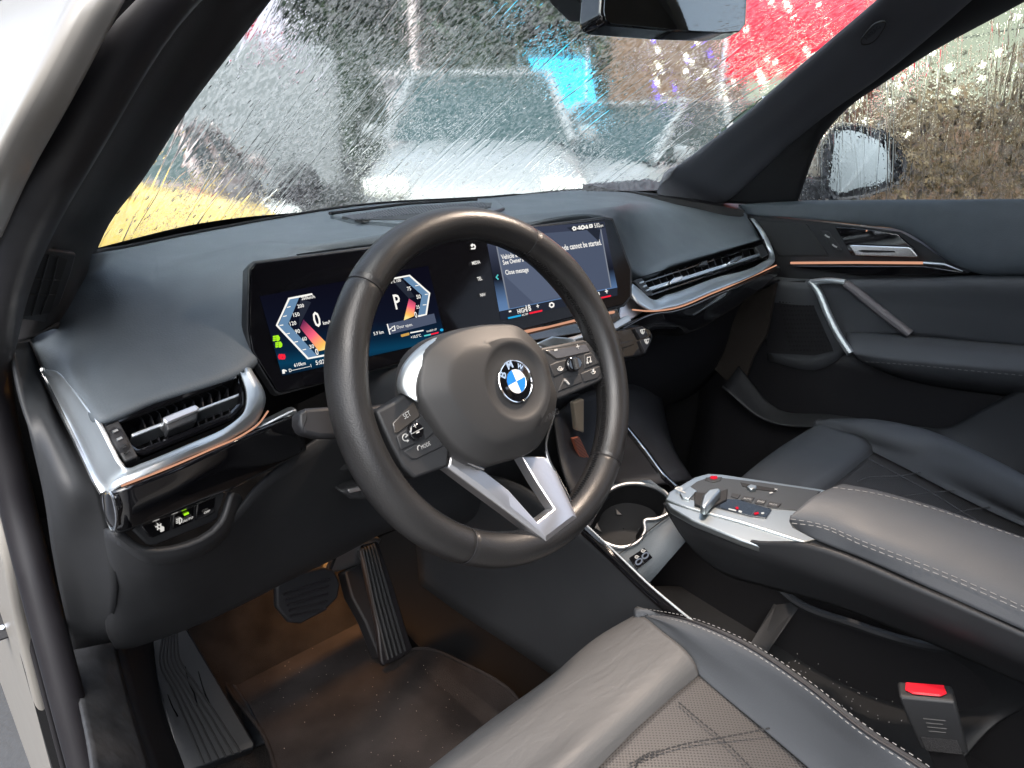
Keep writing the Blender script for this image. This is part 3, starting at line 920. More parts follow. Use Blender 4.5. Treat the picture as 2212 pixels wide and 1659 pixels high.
# raised central facet edge and horn symbol
g = G().tube([L(u, v, w) for u, v, w in ((-.059, .000, .0262), (-.051, .000, .0272), (-.050, -.006, .0272), (-.057, -.006, .0265), (-.059, .000, .0262))], .0004, 5)
g.tube([L(-.062, -.003, .0258), L(-.047, -.003, .0276)], .0004, 5)
obj('horn_symbol', g, M['plastic_d'], hub)
obj('lettering', text_geo('AIRBAG', L(.012, -.0565, .0243), L(.040, -.0565, .0243), wn, 1.0, .0003), M['plastic'], hub)
# emblem


def EL(u, v, w):
    return L(EC[0]+u, EC[1]+v, w)


emb = obj('emblem', G().lathe([(.0001, .0278), (.0195, .0278), (.0206, .0272), (.0208, .024)], L(*EC, 0), wn, eu, 64), M['piano'], wheel)
obj('ring', G().tube([EL(.0212*math.cos(a), .0212*math.sin(a), .0272) for a in [2*math.pi*i/64 for i in range(64)]], .0011, 8, closed=True), M['chrome'], emb)
obj('ring', G().tube([EL(.0124*math.cos(a), .0124*math.sin(a), .0281) for a in [2*math.pi*i/48 for i in range(48)]], .0005, 6, closed=True), M['chrome'], emb)
for q in range(4):
    a0 = q*math.pi/2
    pts = [EL(0, 0, .0284)] + [EL(.0121*math.cos(a0+math.pi/2*i/12), .0121*math.sin(a0+math.pi/2*i/12), .0284) for i in range(13)]
    obj('quadrant', G().prism(pts, wn*-.0006), M['blue'] if q % 2 else M['ewhite'], emb)
for ch, deg in (('B', 136), ('M', 90), ('W', 44)):
    a = R_(deg)
    tdir = V((math.sin(a), -math.cos(a)))
    hw = .0031 if ch == 'B' else .0038
    c = (.0141*math.cos(a), .0141*math.sin(a))
    obj('lettering', text_geo(ch, EL(c[0]-tdir.x*hw, c[1]-tdir.y*hw, .0280), EL(c[0]+tdir.x*hw, c[1]+tdir.y*hw, .0280), wn, .95 if ch == 'B' else 1.0, .0005, .02), M['silver_b'], emb)

# satin aluminium lower spoke (two legs that meet in a foot at the rim)
UO = [(966, 1010, .000), (1020, 1051, .004), (1100, 1110, .011), (1180, 1171, .0195), (1248, 1119, .0185), (1216, 1050, .009), (1188, 988, .001)]
UI = [(974, 978, .000), (1047, 1018, .004), (1098, 1058, .009), (1160, 1128, .015), (1198, 1099, .015), (1160, 1042, .008), (1127, 985, .000)]
ao = [at(q[0], q[1], pl=WP(q[2])) for q in UO]
ai = [at(q[0], q[1], pl=WP(q[2])) for q in UI]
back = wn*-.016
g = G()
rows = []
for a, b in zip(ao, ai):
    rows.append([a, a.lerp(b, .28)+wn*.0022, b, b+back, a+back])
g.grid(rows, cu=True)
g.f += [(0, 1, 2, 3, 4), tuple(range(len(g.v)-1, len(g.v)-6, -1))]
sp = obj('lower_spoke', g, M['alu'], wheel, bev=.0014, seg=2, sharp=25)
# chrome piping round the cover
pl_ = [at(p[0], p[1], pl=WP(.008)) for p in ((893, 838), (915, 880), (940, 922), (962, 950), (985, 978), (1012, 998), (1045, 1013))]
obj('chrome_line', G().tube(cr(pl_, 30), .0016, 8), M['chrome'], wheel)
pl_ = [at(p[0], p[1], pl=WP(.004)) for p in ((1199, 862), (1194, 905), (1184, 935), (1179, 960), (1183, 985), (1205, 1030), (1230, 1078), (1246, 1115))]
obj('chrome_line', G().tube(cr(pl_, 30), .0016, 8), M['silver_b'], wheel)
# silver wing at the upper left of the cover
ra = [at(p[0], p[1], pl=WP(.006)) for p in ((986, 716), (930, 735), (893, 765), (870, 800), (864, 838), (868, 850))]
rb_ = [at(p[0], p[1], pl=WP(.0165)) for p in ((990, 720), (947, 738), (916, 780), (902, 812), (897, 842), (901, 868))]
rc_ = [p + wn*-.02 + eu*.012 for p in rb_]
obj('silver_wing', G().loft([list(q) for q in zip([p-wn*.012+eu*.004 for p in ra], ra, rb_, rc_)], 6, 4), M['silver'], wheel, solid=.001)

# left button pod
pod = [(812, 888), (850, 868), (884, 846), (903, 866), (940, 925), (972, 972), (967, 1008), (896, 1034), (870, 1008), (842, 955)]
pl0 = obj('button_pod', G().prism(poly(WP(.006), pod), wn*-.024), M['plastic'], wheel, bev=.003, seg=3, label='left button pod of the wheel')
BP = WP(.0072)
for pts in ([(848, 914), (893, 869), (897, 869), (908, 897), (905, 902), (858, 937), (853, 935)], [(857, 942), (884, 922), (890, 945), (900, 958), (868, 972), (865, 969)], [(898, 908), (912, 898), (940, 933), (921, 950), (914, 935)], [(872, 974), (941, 939), (958, 960), (956, 965), (900, 992), (889, 992)]):
    obj('button', G().prism(poly(BP, pts), wn*-.006), M['btn'] if pts[0] == (848, 914) else M['plastic'], pl0, bev=.001)
BQ = WP(.0125)
pc = [at(901+16*math.cos(a), 931+19*math.sin(a), pl=BQ) for a in [2*math.pi*i/24 for i in range(24)]]
rk = obj('rocker', G().prism(pc, wn*-.008), M['piano'], pl0, bev=.002)
obj('rocker_split', G().tube([at(888, 938, pl=WP(.0127)), at(914, 924, pl=WP(.0127))], .0005, 5), M['silver'], rk)
BR = WP(.0076)
lettering('SET', BR, (874, 906), (888, 897), M['icon'], pl0, 1.4)
lettering('MODE', BR, (911, 971), (930, 961), M['icon'], pl0, 1.4)
lettering('+', WP(.0129), (895, 928), (902, 924), M['icon'], rk, 1)
lettering('-', WP(.0129), (901, 943), (908, 940), M['icon'], rk, 1)
g = G()
g.tube([at(876+6.5*math.cos(a), 945+7.5*math.sin(a), pl=BR) for a in [.9+i*.5 for i in range(11)]], .0005, 5)
g.tube([at(876, 945, pl=BR), at(880, 940, pl=BR)], .0006, 5)
g.tube([at(879, 954, pl=BR), at(882, 951, pl=BR)], .001, 5)
g.tube([at(906+4*math.cos(a), 968+6*math.sin(a), pl=BR) for a in [2.2+i*.45 for i in range(7)]], .0005, 5)
obj('symbol', g, M['icon'], pl0)
# right button pod
pod = [(1166, 752), (1200, 745), (1262, 733), (1274, 741), (1300, 778), (1311, 800), (1303, 820), (1290, 828), (1200, 866), (1196, 830), (1182, 790)]
pr0 = obj('button_pod', G().prism(poly(WP(.004), pod), wn*-.024), M['plastic'], wheel, bev=.003, seg=3, label='right button pod of the wheel')
BP = WP(.0052)
for pts in ([(1178, 757), (1263, 742), (1267, 744), (1275, 757), (1274, 760), (1209, 775), (1202, 775)], [(1188, 788), (1203, 781), (1224, 777), (1226, 800), (1198, 815), (1194, 808)], [(1262, 765), (1277, 761), (1294, 782), (1294, 786), (1262, 797)], [(1206, 846), (1218, 817), (1252, 807), (1258, 826)], [(1256, 806), (1296, 790), (1299, 804), (1292, 817), (1262, 826)]):
    obj('button', G().prism(poly(BP, pts), wn*-.006), M['btn'] if pts[0] == (1178, 757) else M['plastic'], pr0, bev=.001)
pc = [at(1243+16*math.cos(a), 785+17*math.sin(a), pl=WP(.0105)) for a in [2*math.pi*i/24 for i in range(24)]]
kn = obj('scroll_knob', G().prism(pc, wn*-.008), M['piano'], pr0, bev=.002)
obj('roller', G().tube([at(1240, 774, pl=WP(.011)), at(1246, 797, pl=WP(.011))], .0035, 10), M['hub'], kn)
BR = WP(.0056)
lettering('+', BR, (1246, 757), (1253, 755), M['icon'], pr0, 1)
lettering('-', BR, (1199, 766), (1206, 764), M['icon'], pr0, 1)
g = G()
g.tube([at(p[0], p[1], pl=BR) for p in ((1269, 784), (1268, 773), (1275, 771), (1276, 781))], .0006, 5)
g.tube([at(1267, 784, pl=BR), at(1270, 784, pl=BR)], .0013, 6)
g.tube([at(1274, 782, pl=BR), at(1277, 781, pl=BR)], .0013, 6)
g.tube([at(p[0], p[1], pl=BR) for p in ((1219, 821), (1223, 823), (1229, 830))], .0013, 6)
g.tube([at(1281, 797, pl=BR), at(1282, 804, pl=BR)], .0014, 6)
g.tube([at(p[0], p[1], pl=BR) for p in ((1277, 803), (1280, 808), (1284, 807), (1286, 802))], .0005, 5)
g.tube([at(1210+6*math.cos(a), 795+6*math.sin(a), pl=BR) for a in [i*.6 for i in range(6)]], .0006, 5)
g.tube([at(1210+3*math.cos(a), 795+3*math.sin(a), pl=BR) for a in [i*.7 for i in range(10)]], .0006, 5)
obj('symbol', g, M['icon'], pr0)
# padded arms joining pods and rim
for pts, w0 in (([(800, 900), (830, 880), (850, 960), (880, 1015), (872, 1045), (820, 985)], -.004), ([(1268, 738), (1290, 720), (1325, 790), (1322, 850), (1294, 830), (1312, 800)], -.004)):
    obj('spoke_arm', G().prism(poly(WP(w0), pts), wn*-.016), M['wheel'], wheel, bev=.005, seg=3)
# gearshift paddle behind the right spoke, hub boss
obj('paddle', G().prism(poly(WP(-.035), [(1160, 742), (1195, 726), (1240, 730), (1250, 740), (1190, 752)]), wn*-.006), M['silver'], wheel, bev=.002)
g = G().lathe([(.0, -.013), (.060, -.013), (.064, -.03), (.052, -.07), (.045, -.09)], V((0, 0, 0)), wn, eu, 32)
obj('hub_boss', g, M['plastic'], wheel)

# ================================================================ STEERING COLUMN
colm = thing('steering_column', 'dark shrouded steering column carrying the blunt indicator stalk', 'steering column', wn*-.15)
c0 = wn*-.075
c1_ = wn*-.235
g = G()
rows = []
for t, sx, sy in ((0, .050, .046), (.06, .060, .056), (.5, .062, .062), (1, .066, .070)):
    c = c0.lerp(c1_, t) - wv*.012
    rows.append([c + wu*(sx*math.copysign(abs(math.cos(a))**.6, math.cos(a))) + wv*(sy*math.copysign(abs(math.sin(a))**.6, math.sin(a))) for a in [2*math.pi*i/32 for i in range(32)]])
g.grid(rows, cu=True)
obj('shroud', g, M['plastic'], colm, sharp=50)
SP = WP(-.062)
tip = [(650, 888), (664, 881), (712, 878), (745, 884), (760, 905), (742, 945), (690, 945), (655, 936), (646, 915)]
stalk = obj('indicator_stalk', G().prism(poly(WP(-.045), tip), wn*-.020), M['plastic_d'], colm, bev=.004, seg=3)
obj('stalk_end', G().prism(poly(WP(-.0445), [(648, 892), (664, 883), (666, 905), (656, 933), (648, 915)]), wn*-.021), M['plastic'], stalk, bev=.002)
obj('stalk_arm', G().tube([at(740, 905, pl=WP(-.055)), wn*-.085+wu*-.05], .008, 10), M['plastic_d'], stalk)
obj('wiper_stalk', G().tube([wn*-.085+wu*.05, wn*-.07+wu*.12+wv*.01, wn*-.07+wu*.16+wv*.012], .007, 10), M['plastic_d'], colm)
obj('knee_bracket', G().prism([at(p[0], p[1], y=.20) for p in ((655, 1000), (760, 975), (800, 985), (800, 1010), (668, 1030))], (0, .03, -.01)), M['plastic'], colm, bev=.003)
lev = obj('adjust_lever', G().prism([at(p[0], p[1], y=.19) for p in ((735, 1062), (800, 1040), (850, 1050), (845, 1082), (760, 1080))], (0, .05, 0)), M['plastic'], colm, bev=.004)
obj('lever_face', G().prism([at(p[0], p[1], y=.188) for p in ((752, 1058), (795, 1047), (800, 1056), (756, 1066))], (0, .004, 0)), M['alu'], lev, bev=.001)

# ================================================================ PEDALS, MAT, FOOTREST
bp = thing('brake_pedal', 'wide ribbed black brake pedal hanging left of the long pedal', 'pedal', at(662, 1285, y=.50))
PB = plane3(at(600, 1290, y=.47), at(735, 1260, y=.47), at(660, 1345, y=.455))
pad_ = [(597, 1268), (612, 1250), (700, 1226), (722, 1232), (736, 1260), (730, 1292), (700, 1322), (650, 1348), (625, 1345), (598, 1312)]
pp = obj('pad', G().prism(poly(PB, pad_), PB[1]*-.014), M['plastic_d'], bp, bev=.004, seg=3)
for k in range(5):
    y0 = 1275+14*k
    obj('rib', G().tube([at(612+4*k, y0+8-2*k, pl=off(PB, .001)), at(712-2*k, y0-24+2*k, pl=off(PB, .001))], .0026, 8), M['rubber'], pp)
obj('arm', G().tube([at(700, 1240, y=.49), at(735, 1195, y=.50)+V((0, .02, .0)), at(765, 1150, y=.55)], .010, 10), M['plastic'], bp)
obj('bracket', G().prism([at(p[0], p[1], y=.55) for p in ((588, 1258), (640, 1228), (690, 1210), (735, 1190), (760, 1170), (800, 1160), (825, 1165), (800, 1215), (745, 1232), (640, 1262), (600, 1270))], (0, .03, 0)), M['alu'], bp, bev=.004)
ap = thing('accelerator_pedal', 'long narrow grooved accelerator pedal hinged at the floor', 'pedal', at(850, 1430, y=.42))
PA = plane3(at(795, 1170, y=.55), at(830, 1165, y=.55), at(860, 1435, y=.43))
blade = [(777, 1188), (783, 1178), (812, 1168), (818, 1172), (850, 1265), (886, 1385), (893, 1402), (870, 1420), (830, 1438), (824, 1430), (815, 1350), (790, 1240)]
pa = obj('pad', G().prism(poly(PA, blade), PA[1]*-.012), M['rubber'], ap, bev=.003)
for k in range(5):
    t = (k+.7)/5.6
    obj('rib', G().tube([at(779+34*t, 1186-14*t, pl=off(PA, .0015)), at(800+48*t, 1300-16*t, pl=off(PA, .0015)), at(832+52*t, 1428-26*t, pl=off(PA, .0015))], .0028, 6), M['plastic'], pa)
obj('side_plate', G().prism(poly(off(PA, -.014), [(745, 1235), (785, 1215), (815, 1350), (822, 1425), (790, 1345), (760, 1290)]), PA[1]*-.03), M['plastic_d'], ap, bev=.004)
obj('hinge_block', G().prism([at(p[0], p[1], y=.58) for p in ((760, 1245), (795, 1225), (812, 1245), (775, 1285))], (0, .03, 0)), M['alu'], ap, bev=.003)

mt = thing('floor_mat', 'brown carpet mat with a raised edge under the pedals', 'floor mat', at(750, 1560, z=-.715))
ZM = -.712
mo = [(487, 1427), (500, 1400), (615, 1344), (712, 1290), (760, 1288), (800, 1330), (838, 1420), (905, 1400), (1000, 1432), (1120, 1512), (1120, 1700), (640, 1760), (575, 1600)]
obj('pile', G().prism(cr([at(p[0], p[1], z=ZM) for p in mo], 90, True), (0, 0, -.012)), M['mat'], mt, bev=.003)
lip = cr([at(p[0], p[1], z=ZM+.002) for p in mo], 90, True)
obj('raised_edge', G().tube(lip, .0035, 8, closed=True), M['mat'], mt)
obj('left_wall', G().loft([[at(p[0], p[1], z=ZM+.002), at(q[0], q[1], z=ZM-.02)] for p, q in (((500, 1402), (486, 1420)), ((487, 1432), (475, 1445)), ((530, 1515), (505, 1520)), ((578, 1602), (548, 1615)))], 4, 3), M['matrub'], mt, solid=.004)
g = G()
for i in range(90):                                     # grit trodden into the pile
    px, py = random.uniform(560, 1000), random.uniform(1400, 1655)
    p = at(px, py, z=ZM+.001)
    s_ = random.uniform(.0004, .0010)
    g.box(p, s_, s_, s_)
obj('grit', g, mat('grit', (.30, .26, .22), .9), mt, kind='stuff')

FR = plane3(at(326, 1385, y=.62), at(397, 1352, y=.62), at(551, 1610, y=.42))
fr = thing('footrest', 'grey rubber footrest plate with curved grooves beside the door sill', 'footrest', at(440, 1500, pl=FR))
plate = [(330, 1400), (360, 1368), (405, 1350), (420, 1365), (450, 1420), (551, 1608), (420, 1680), (395, 1680), (336, 1460)]
plate = [(326, 1388), (340, 1374), (392, 1353), (404, 1358), (551, 1606), (548, 1616), (405, 1668), (395, 1680), (336, 1462)]
fp = obj('plate', G().prism([at(p[0], p[1], pl=FR) for p in plate], FR[1]*-.03), M['matrub'], fr, bev=.003)
for k in range(6):
    t = k/5
    pts = [(352+30*t, 1375-12*t), (345+42*t, 1432-10*t), (372+50*t, 1490-14*t), (420+70*t, 1600-22*t), (440+80*t, 1650-24*t)]
    obj('groove', G().tube(cr([at(p[0], p[1], pl=off(FR, .0003)) for p in pts], 24), .0016, 6), M['dark'], fp)
for pts in ([(428, 1450), (440, 1490), (452, 1520)], [(400, 1440), (408, 1475), (420, 1500), (426, 1525)], [(362, 1500), (372, 1525), (384, 1548)]):
    obj('water_streak', G().tube(cr([at(p[0], p[1], pl=off(FR, .0005)) for p in pts], 12), [.0006+.00006*i for i in range(13)], 6), M['piano'], fp)
# kick plate between the sill and the footrest
kick = [[at(150, 1402, y=.345), at(196, 1385, y=.35), at(246, 1375, y=.37)], [at(172, 1500, y=.25), at(220, 1490, y=.27), at(275, 1490, y=.30)], [at(205, 1680, y=.10), at(265, 1672, y=.12), at(328, 1665, y=.16)], [at(215, 1900, y=0), at(290, 1850, y=.0), at(380, 1850, y=.05)]]
kk = obj('kick_plate', G().loft(kick, 6, 5), mat('scuffed_plastic', (.030, .031, .034), .62, bump=(90, .35, .002), mott=(60, .35)), None, solid=.004)
tag(kk, 'scuffed dark sill plate between door seal and footrest', 'sill plate')
g = G().loft([[at(246, 1380, y=.38), at(330, 1375, y=.62)], [at(275, 1490, y=.31), at(340, 1470, y=.56)], [at(330, 1668, y=.17), at(410, 1690, y=.38)], [at(380, 1850, y=.05), at(470, 1880, y=.2)]], 5, 4)
obj('inner_wall', g, M['plastic_d'], kk, solid=.004)

# ================================================================ CENTRE CONSOLE
cons = thing('centre_console', 'floating black centre console with silver gear panel, cup holders and padded armrest', 'centre console', (.33, -.1, -.7))
# driver side wall of the tunnel
wl_ = [[at(905, 1262, x=.175), at(900, 1100, x=.19), at(930, 1020, x=.2)], [at(1000, 1330, x=.175), at(1090, 1180, x=.195), at(1120, 1050, x=.2)], [at(1100, 1395, x=.175), at(1200, 1240, x=.195), at(1265, 1155, x=.2)], [at(1180, 1450, x=.18), at(1330, 1310, x=.195), at(1440, 1315, x=.2)], [at(1300, 1540, x=.19), at(1420, 1420, x=.195), at(1560, 1420, x=.2)]]
obj('side_wall', G().loft(wl_, 6, 6), M['plastic'], cons, solid=.006)
rail = [at(1262, 1146, x=.20), at(1330, 1210, x=.20), at(1400, 1277, x=.20), at(1465, 1332, x=.20), at(1600, 1440, x=.2)]
rl = obj('side_rail', G().tube(cr(rail, 24), .008, 10, up=(1, 0, 0), rb=.006), M['piano'], cons)
obj('rail_edge', G().tube(cr([p+V((.004, 0, .007)) for p in rail], 24), .0010, 6), M['silver'], rl)
rail2 = [at(1345, 915, y=.10), at(1390, 970, y=.06), at(1440, 1035, y=.02), at(1462, 1055, y=.0)]
rl2 = obj('side_rail', G().tube(cr(rail2, 16), .005, 8), M['piano'], cons)
obj('rail_edge', G().tube(cr([p+V((-.003, 0, .005)) for p in rail2], 16), .0012, 6), M['silver_b'], rl2)
# riser behind the wheel: charging shelf, speaker strip, pale flank
obj('riser', G().loft([[at(1200, 900, y=.20), at(1215, 1000, y=.17), at(1270, 1145, y=.06)], [at(1260, 850, y=.24), at(1290, 960, y=.20), at(1330, 1060, y=.09)], [at(1345, 830, y=.26), at(1375, 930, y=.18), at(1445, 1040, y=.05)], [at(1430, 860, y=.34), at(1450, 950, y=.26), at(1500, 1040, y=.12)]], 5, 5), M['plastic_d'], cons, solid=.006)
obj('flank', G().prism([at(p[0], p[1], y=.19) for p in ((1240, 870), (1262, 862), (1262, 935), (1246, 930))], (0, .01, 0)), mat('taupe_plastic', (.16, .14, .11), .6), cons, bev=.002)
sg = obj('mesh_strip', G().prism([at(p[0], p[1], y=.185) for p in ((1238, 948), (1252, 945), (1278, 1000), (1262, 1012))], (0, .006, 0)), mat('copper_mesh', (.62, .20, .12), .45, metal=.6), cons)
g = G()
for i in range(22):
    t = i/21
    g.tube([at(1239+24*t, 949+60*t, y=.184), at(1253+26*t, 944+58*t, y=.184)], .0005, 4)
obj('mesh_rib', g, M['plastic_d'], sg, kind='stuff')
# cup holder plate, sloping with the tunnel
CH = plane3(at(1300, 1125, x=.262), at(1400, 1050, x=.345), at(1390, 1215, x=.270))
nC = CH[1]


def ell(cx, cy, rx, ry, rot=0, n=36):
    out = []
    for i in range(n):
        a = 2*math.pi*i/n
        x, y = rx*math.cos(a), ry*math.sin(a)
        out.append((cx+x*math.cos(rot)-y*math.sin(rot), cy+x*math.sin(rot)+y*math.cos(rot)))
    return out


def holed(outer, hole, thick):
    """flat sheet with one opening"""
    bm = bmesh.new()
    for loop in (outer, hole):
        vs = [bm.verts.new(p) for p in loop]
        for i in range(len(vs)):
            bm.edges.new((vs[i], vs[(i+1) % len(vs)]))
    bmesh.ops.triangle_fill(bm, use_beauty=True, edges=bm.edges[:])
    g = G()
    bm.verts.index_update()
    g.v = [tuple(v.co) for v in bm.verts]
    g.f = [tuple(v.index for v in f.verts) for f in bm.faces]
    bm.free()
    return g


ring = [(1298, 1096), (1308, 1073), (1330, 1056), (1365, 1048), (1400, 1052), (1434, 1068), (1447, 1088), (1440, 1108), (1415, 1121), (1390, 1126), (1392, 1142), (1380, 1165), (1345, 1180), (1308, 1170), (1284, 1152), (1276, 1132), (1285, 1113)]
hole = cr([at(p[0], p[1], pl=off(CH, 0)) for p in ring], 72, True)
M['hub_ring'] = mat('ring_metal', (.34, .35, .36), .42, metal=1)
outer = poly(CH, [(1268, 1112), (1325, 1046), (1405, 1036), (1450, 1070), (1500, 1100), (1520, 1125), (1400, 1262), (1262, 1140)])
ch = obj('cup_plate', holed(outer, hole, .004), M['pad'], cons, solid=.004)
hc = sum(hole, V())/len(hole)
obj('holder_ring', G().tube([p+nC*.0015 for p in cr([hc+(p-hc)*1.05 for p in hole], 90, True)], .0030, 8, closed=True), M['hub_ring'], ch)
obj('cup_well', G().grid([[p-nC*.001 for p in hole], [p-nC*.03 for p in hole], [hc+(p-hc)*.93-nC*.065 for p in hole], [hc+(p-hc)*.02-nC*.066 for p in hole]], cu=True), M['dark'], ch, sharp=40)
for pts in ([(1440, 1082), (1462, 1098), (1430, 1112)], [(1290, 1128), (1300, 1150), (1284, 1140)], [(1330, 1098), (1345, 1112), (1332, 1112)]):
    obj('cup_tab', G().prism(poly(off(CH, .005), pts), nC*-.006), M['hub'], ch, bev=.001)
obj('joint', G().tube([at(1318, 1212, pl=off(CH, .0045)), at(1425, 1128, pl=off(CH, .0045)), at(1515, 1062, pl=off(CH, .0045))], .0007, 5), M['dark'], ch)
us = obj('charge_socket_panel', G().prism(poly(off(CH, .0052), [(1359, 1205), (1392, 1183), (1410, 1204), (1376, 1230)]), nC*-.003), M['piano'], ch, bev=.0008)
for cx, cy in ((1380, 1213), (1394, 1200)):
    obj('socket', G().tube([at(p[0], p[1], pl=off(CH, .0057)) for p in ell(cx, cy, 7.5, 5, -.75, 20)], .0011, 6, closed=True), M['s_grey'], us)
    g = G()
    g.tube([at(p[0], p[1], pl=off(CH, .0057)) for p in ell(cx-5, cy-10, 3.4, 3, 0, 12)], .0006, 5, closed=True)
    g.tube([at(cx-9, cy-9, pl=off(CH, .0057)), at(cx+1, cy-11, pl=off(CH, .0057))], .0006, 5)
    obj('symbol', g, M['icon'], us)

# floating arm: gear panel + armrest
PT = plane3(at(1437, 1080, x=.258), at(1710, 1200, x=.258), at(1540, 1022, x=.350))
nP = PT[1]
pan = [(1437, 1078), (1445, 1062), (1500, 1030), (1530, 1022), (1560, 1024), (1640, 1036), (1775, 1056), (1800, 1062), (1830, 1110), (1765, 1166), (1738, 1172), (1600, 1128), (1490, 1098)]
rimp = obj('gear_panel', G().prism(poly(PT, pan), nP*-.010), M['silver_p'], cons, bev=.0022, seg=3)
fas = [[at(1437, 1080, pl=PT), at(1452, 1103, pl=off(PT, -.012)), at(1462, 1120, pl=off(PT, -.02))], [at(1500, 1103, pl=PT), at(1520, 1128, pl=off(PT, -.012)), at(1530, 1145, pl=off(PT, -.022))], [at(1600, 1132, pl=PT), at(1620, 1162, pl=off(PT, -.012)), at(1630, 1180, pl=off(PT, -.024))], [at(1690, 1158, pl=PT), at(1690, 1190, pl=off(PT, -.012)), at(1700, 1200, pl=off(PT, -.024))], [at(1745, 1172, pl=PT), at(1722, 1195, pl=off(PT, -.012)), at(1712, 1200, pl=off(PT, -.024))]]
obj('silver_fascia', G().prism(poly(off(PT, -.002), [(1437, 1082), (1490, 1100), (1600, 1131), (1740, 1174), (1722, 1196), (1700, 1199), (1600, 1166), (1500, 1126), (1447, 1096)]), nP*-.010), M['silver_p'], rimp, bev=.002)
PU = off(PT, .0012)
obj('button_field', G().prism(poly(PU, [(1468, 1068), (1505, 1040), (1535, 1029), (1640, 1041), (1770, 1060), (1738, 1103), (1640, 1095), (1590, 1085), (1560, 1078), (1500, 1080)]), nP*-.003), M['field'], rimp, bev=.0006)
PV = off(PT, .0022)
obj('start_button', G().prism(poly(PV, [(1525, 1031), (1560, 1030), (1556, 1038), (1540, 1042), (1522, 1037)]), nP*-.002), M['plastic'], rimp, bev=.0006)
obj('start_symbol', G().prism(poly(off(PT, .0029), [(1535, 1028), (1549, 1028), (1550, 1033), (1542, 1035), (1534, 1033)]), nP*-.0004), M['s_red'], rimp)
obj('park_button', G().prism(poly(off(PT, .003), [(1468, 1065), (1490, 1050), (1506, 1060), (1488, 1078), (1474, 1075)]), nP*-.004), M['silver_p'], rimp, bev=.001)
sel = obj('gear_selector', G().prism(poly(off(PT, .016), [(1518, 1068), (1530, 1056), (1553, 1052), (1558, 1058), (1540, 1077), (1524, 1096), (1512, 1092)]), nP*-.014), M['silver_p'], rimp, bev=.003, seg=3)
obj('selector_base', G().prism(poly(off(PT, .004), [(1500, 1062), (1540, 1066), (1572, 1055), (1570, 1078), (1530, 1098), (1500, 1088)]), nP*-.005), M['dark'], rimp, bev=.001)
gi = obj('gear_window', G().prism(poly(off(PT, .002), [(1555, 1078), (1592, 1078), (1668, 1100), (1655, 1118), (1622, 1114), (1545, 1094)]), nP*-.003), M['piano'], rimp, bev=.0006)
for p, m_, r in ((((1574, 1099), (1590, 1103)), 's_white', .0010), (((1590, 1098), (1594, 1097)), 's_red', .0022), (((1596, 1104), (1602, 1106)), 's_white', .0016), (((1630, 1110), (1638, 1108)), 's_red', .0018), (((1645, 1109), (1650, 1108)), 's_white', .0014), (((1622, 1114), (1632, 1102)), 's_grey', .0004)):
    obj('gear_symbol', G().tube([at(q[0], q[1], pl=off(PT, .0026)) for q in p], r*.8, 6), M[m_], gi)
obj('slider_slot', G().prism(poly(off(PT, .002), [(1600, 1042), (1620, 1046), (1680, 1056), (1675, 1062), (1630, 1056), (1604, 1050)]), nP*-.002), M['dark'], rimp)
obj('slider', G().prism(poly(off(PT, .006), [(1612, 1050), (1622, 1045), (1635, 1048), (1634, 1054), (1622, 1057)]), nP*-.006), M['silver_p'], rimp, bev=.0014)
for pts in ([(1582, 1064), (1600, 1068), (1594, 1076), (1578, 1072)], [(1606, 1070), (1630, 1074), (1624, 1084), (1600, 1079)], [(1636, 1076), (1656, 1080), (1650, 1090), (1630, 1086)], [(1662, 1082), (1688, 1087), (1680, 1096), (1656, 1092)]):
    obj('button', G().prism(poly(off(PT, .0026), pts), nP*-.002), M['plastic'], rimp, bev=.0005)
for s_, a, b in (('AUTO', (1606, 1078), (1622, 1081)), ('((o))', (1636, 1084), (1650, 1087)), ('MODE', (1662, 1090), (1678, 1093)), ('P', (1480, 1066), (1488, 1060)), ('+', (1678, 1062), (1684, 1060)), ('-', (1668, 1071), (1675, 1069))):
    lettering(s_, off(PT, .0032), a, b, M['icon'], rimp, 1.3)
obj('panel_joint', G().tube([at(1736, 1103, pl=off(PT, .0014)), at(1772, 1061, pl=off(PT, .0014))], .0006, 5), M['dark'], rimp)
# body of the floating arm under the panel
und = [[at(1437, 1084, x=.262), at(1445, 1100, x=.265), at(1490, 1170, x=.285), at(1520, 1200, x=.31)], [at(1500, 1118, x=.26), at(1510, 1140, x=.262), at(1530, 1180, x=.28), at(1560, 1230, x=.31)], [at(1620, 1165, x=.258), at(1630, 1185, x=.26), at(1640, 1215, x=.275), at(1660, 1262, x=.31)], [at(1745, 1172, x=.256), at(1760, 1230, x=.259), at(1780, 1260, x=.275), at(1800, 1300, x=.31)], [at(2000, 1270, x=.256), at(2000, 1325, x=.259), at(2000, 1345, x=.275), at(2010, 1380, x=.31)], [at(2240, 1374, x=.256), at(2240, 1430, x=.259), at(2240, 1450, x=.275), at(2240, 1480, x=.31)]]
und.append([p+V((0, -.3, 0)) for p in und[-1]])
obj('arm_side', G().loft(und, 6, 5), M['plastic'], cons, solid=.005)
obj('arm_nose', G().prism(poly(off(PT, -.012), [(1440, 1082), (1500, 1034), (1530, 1026), (1640, 1040), (1780, 1062), (1760, 1170), (1600, 1140), (1500, 1110)]), nP*-.020), M['plastic'], cons, bev=.004)
obj('arm_ledge', G().prism([at(p[0], p[1], z=-.192) for p in ((1745, 1172), (1800, 1145), (2240, 1330), (2240, 1376))], (0, 0, -.008)), M['plastic'], cons, bev=.002)
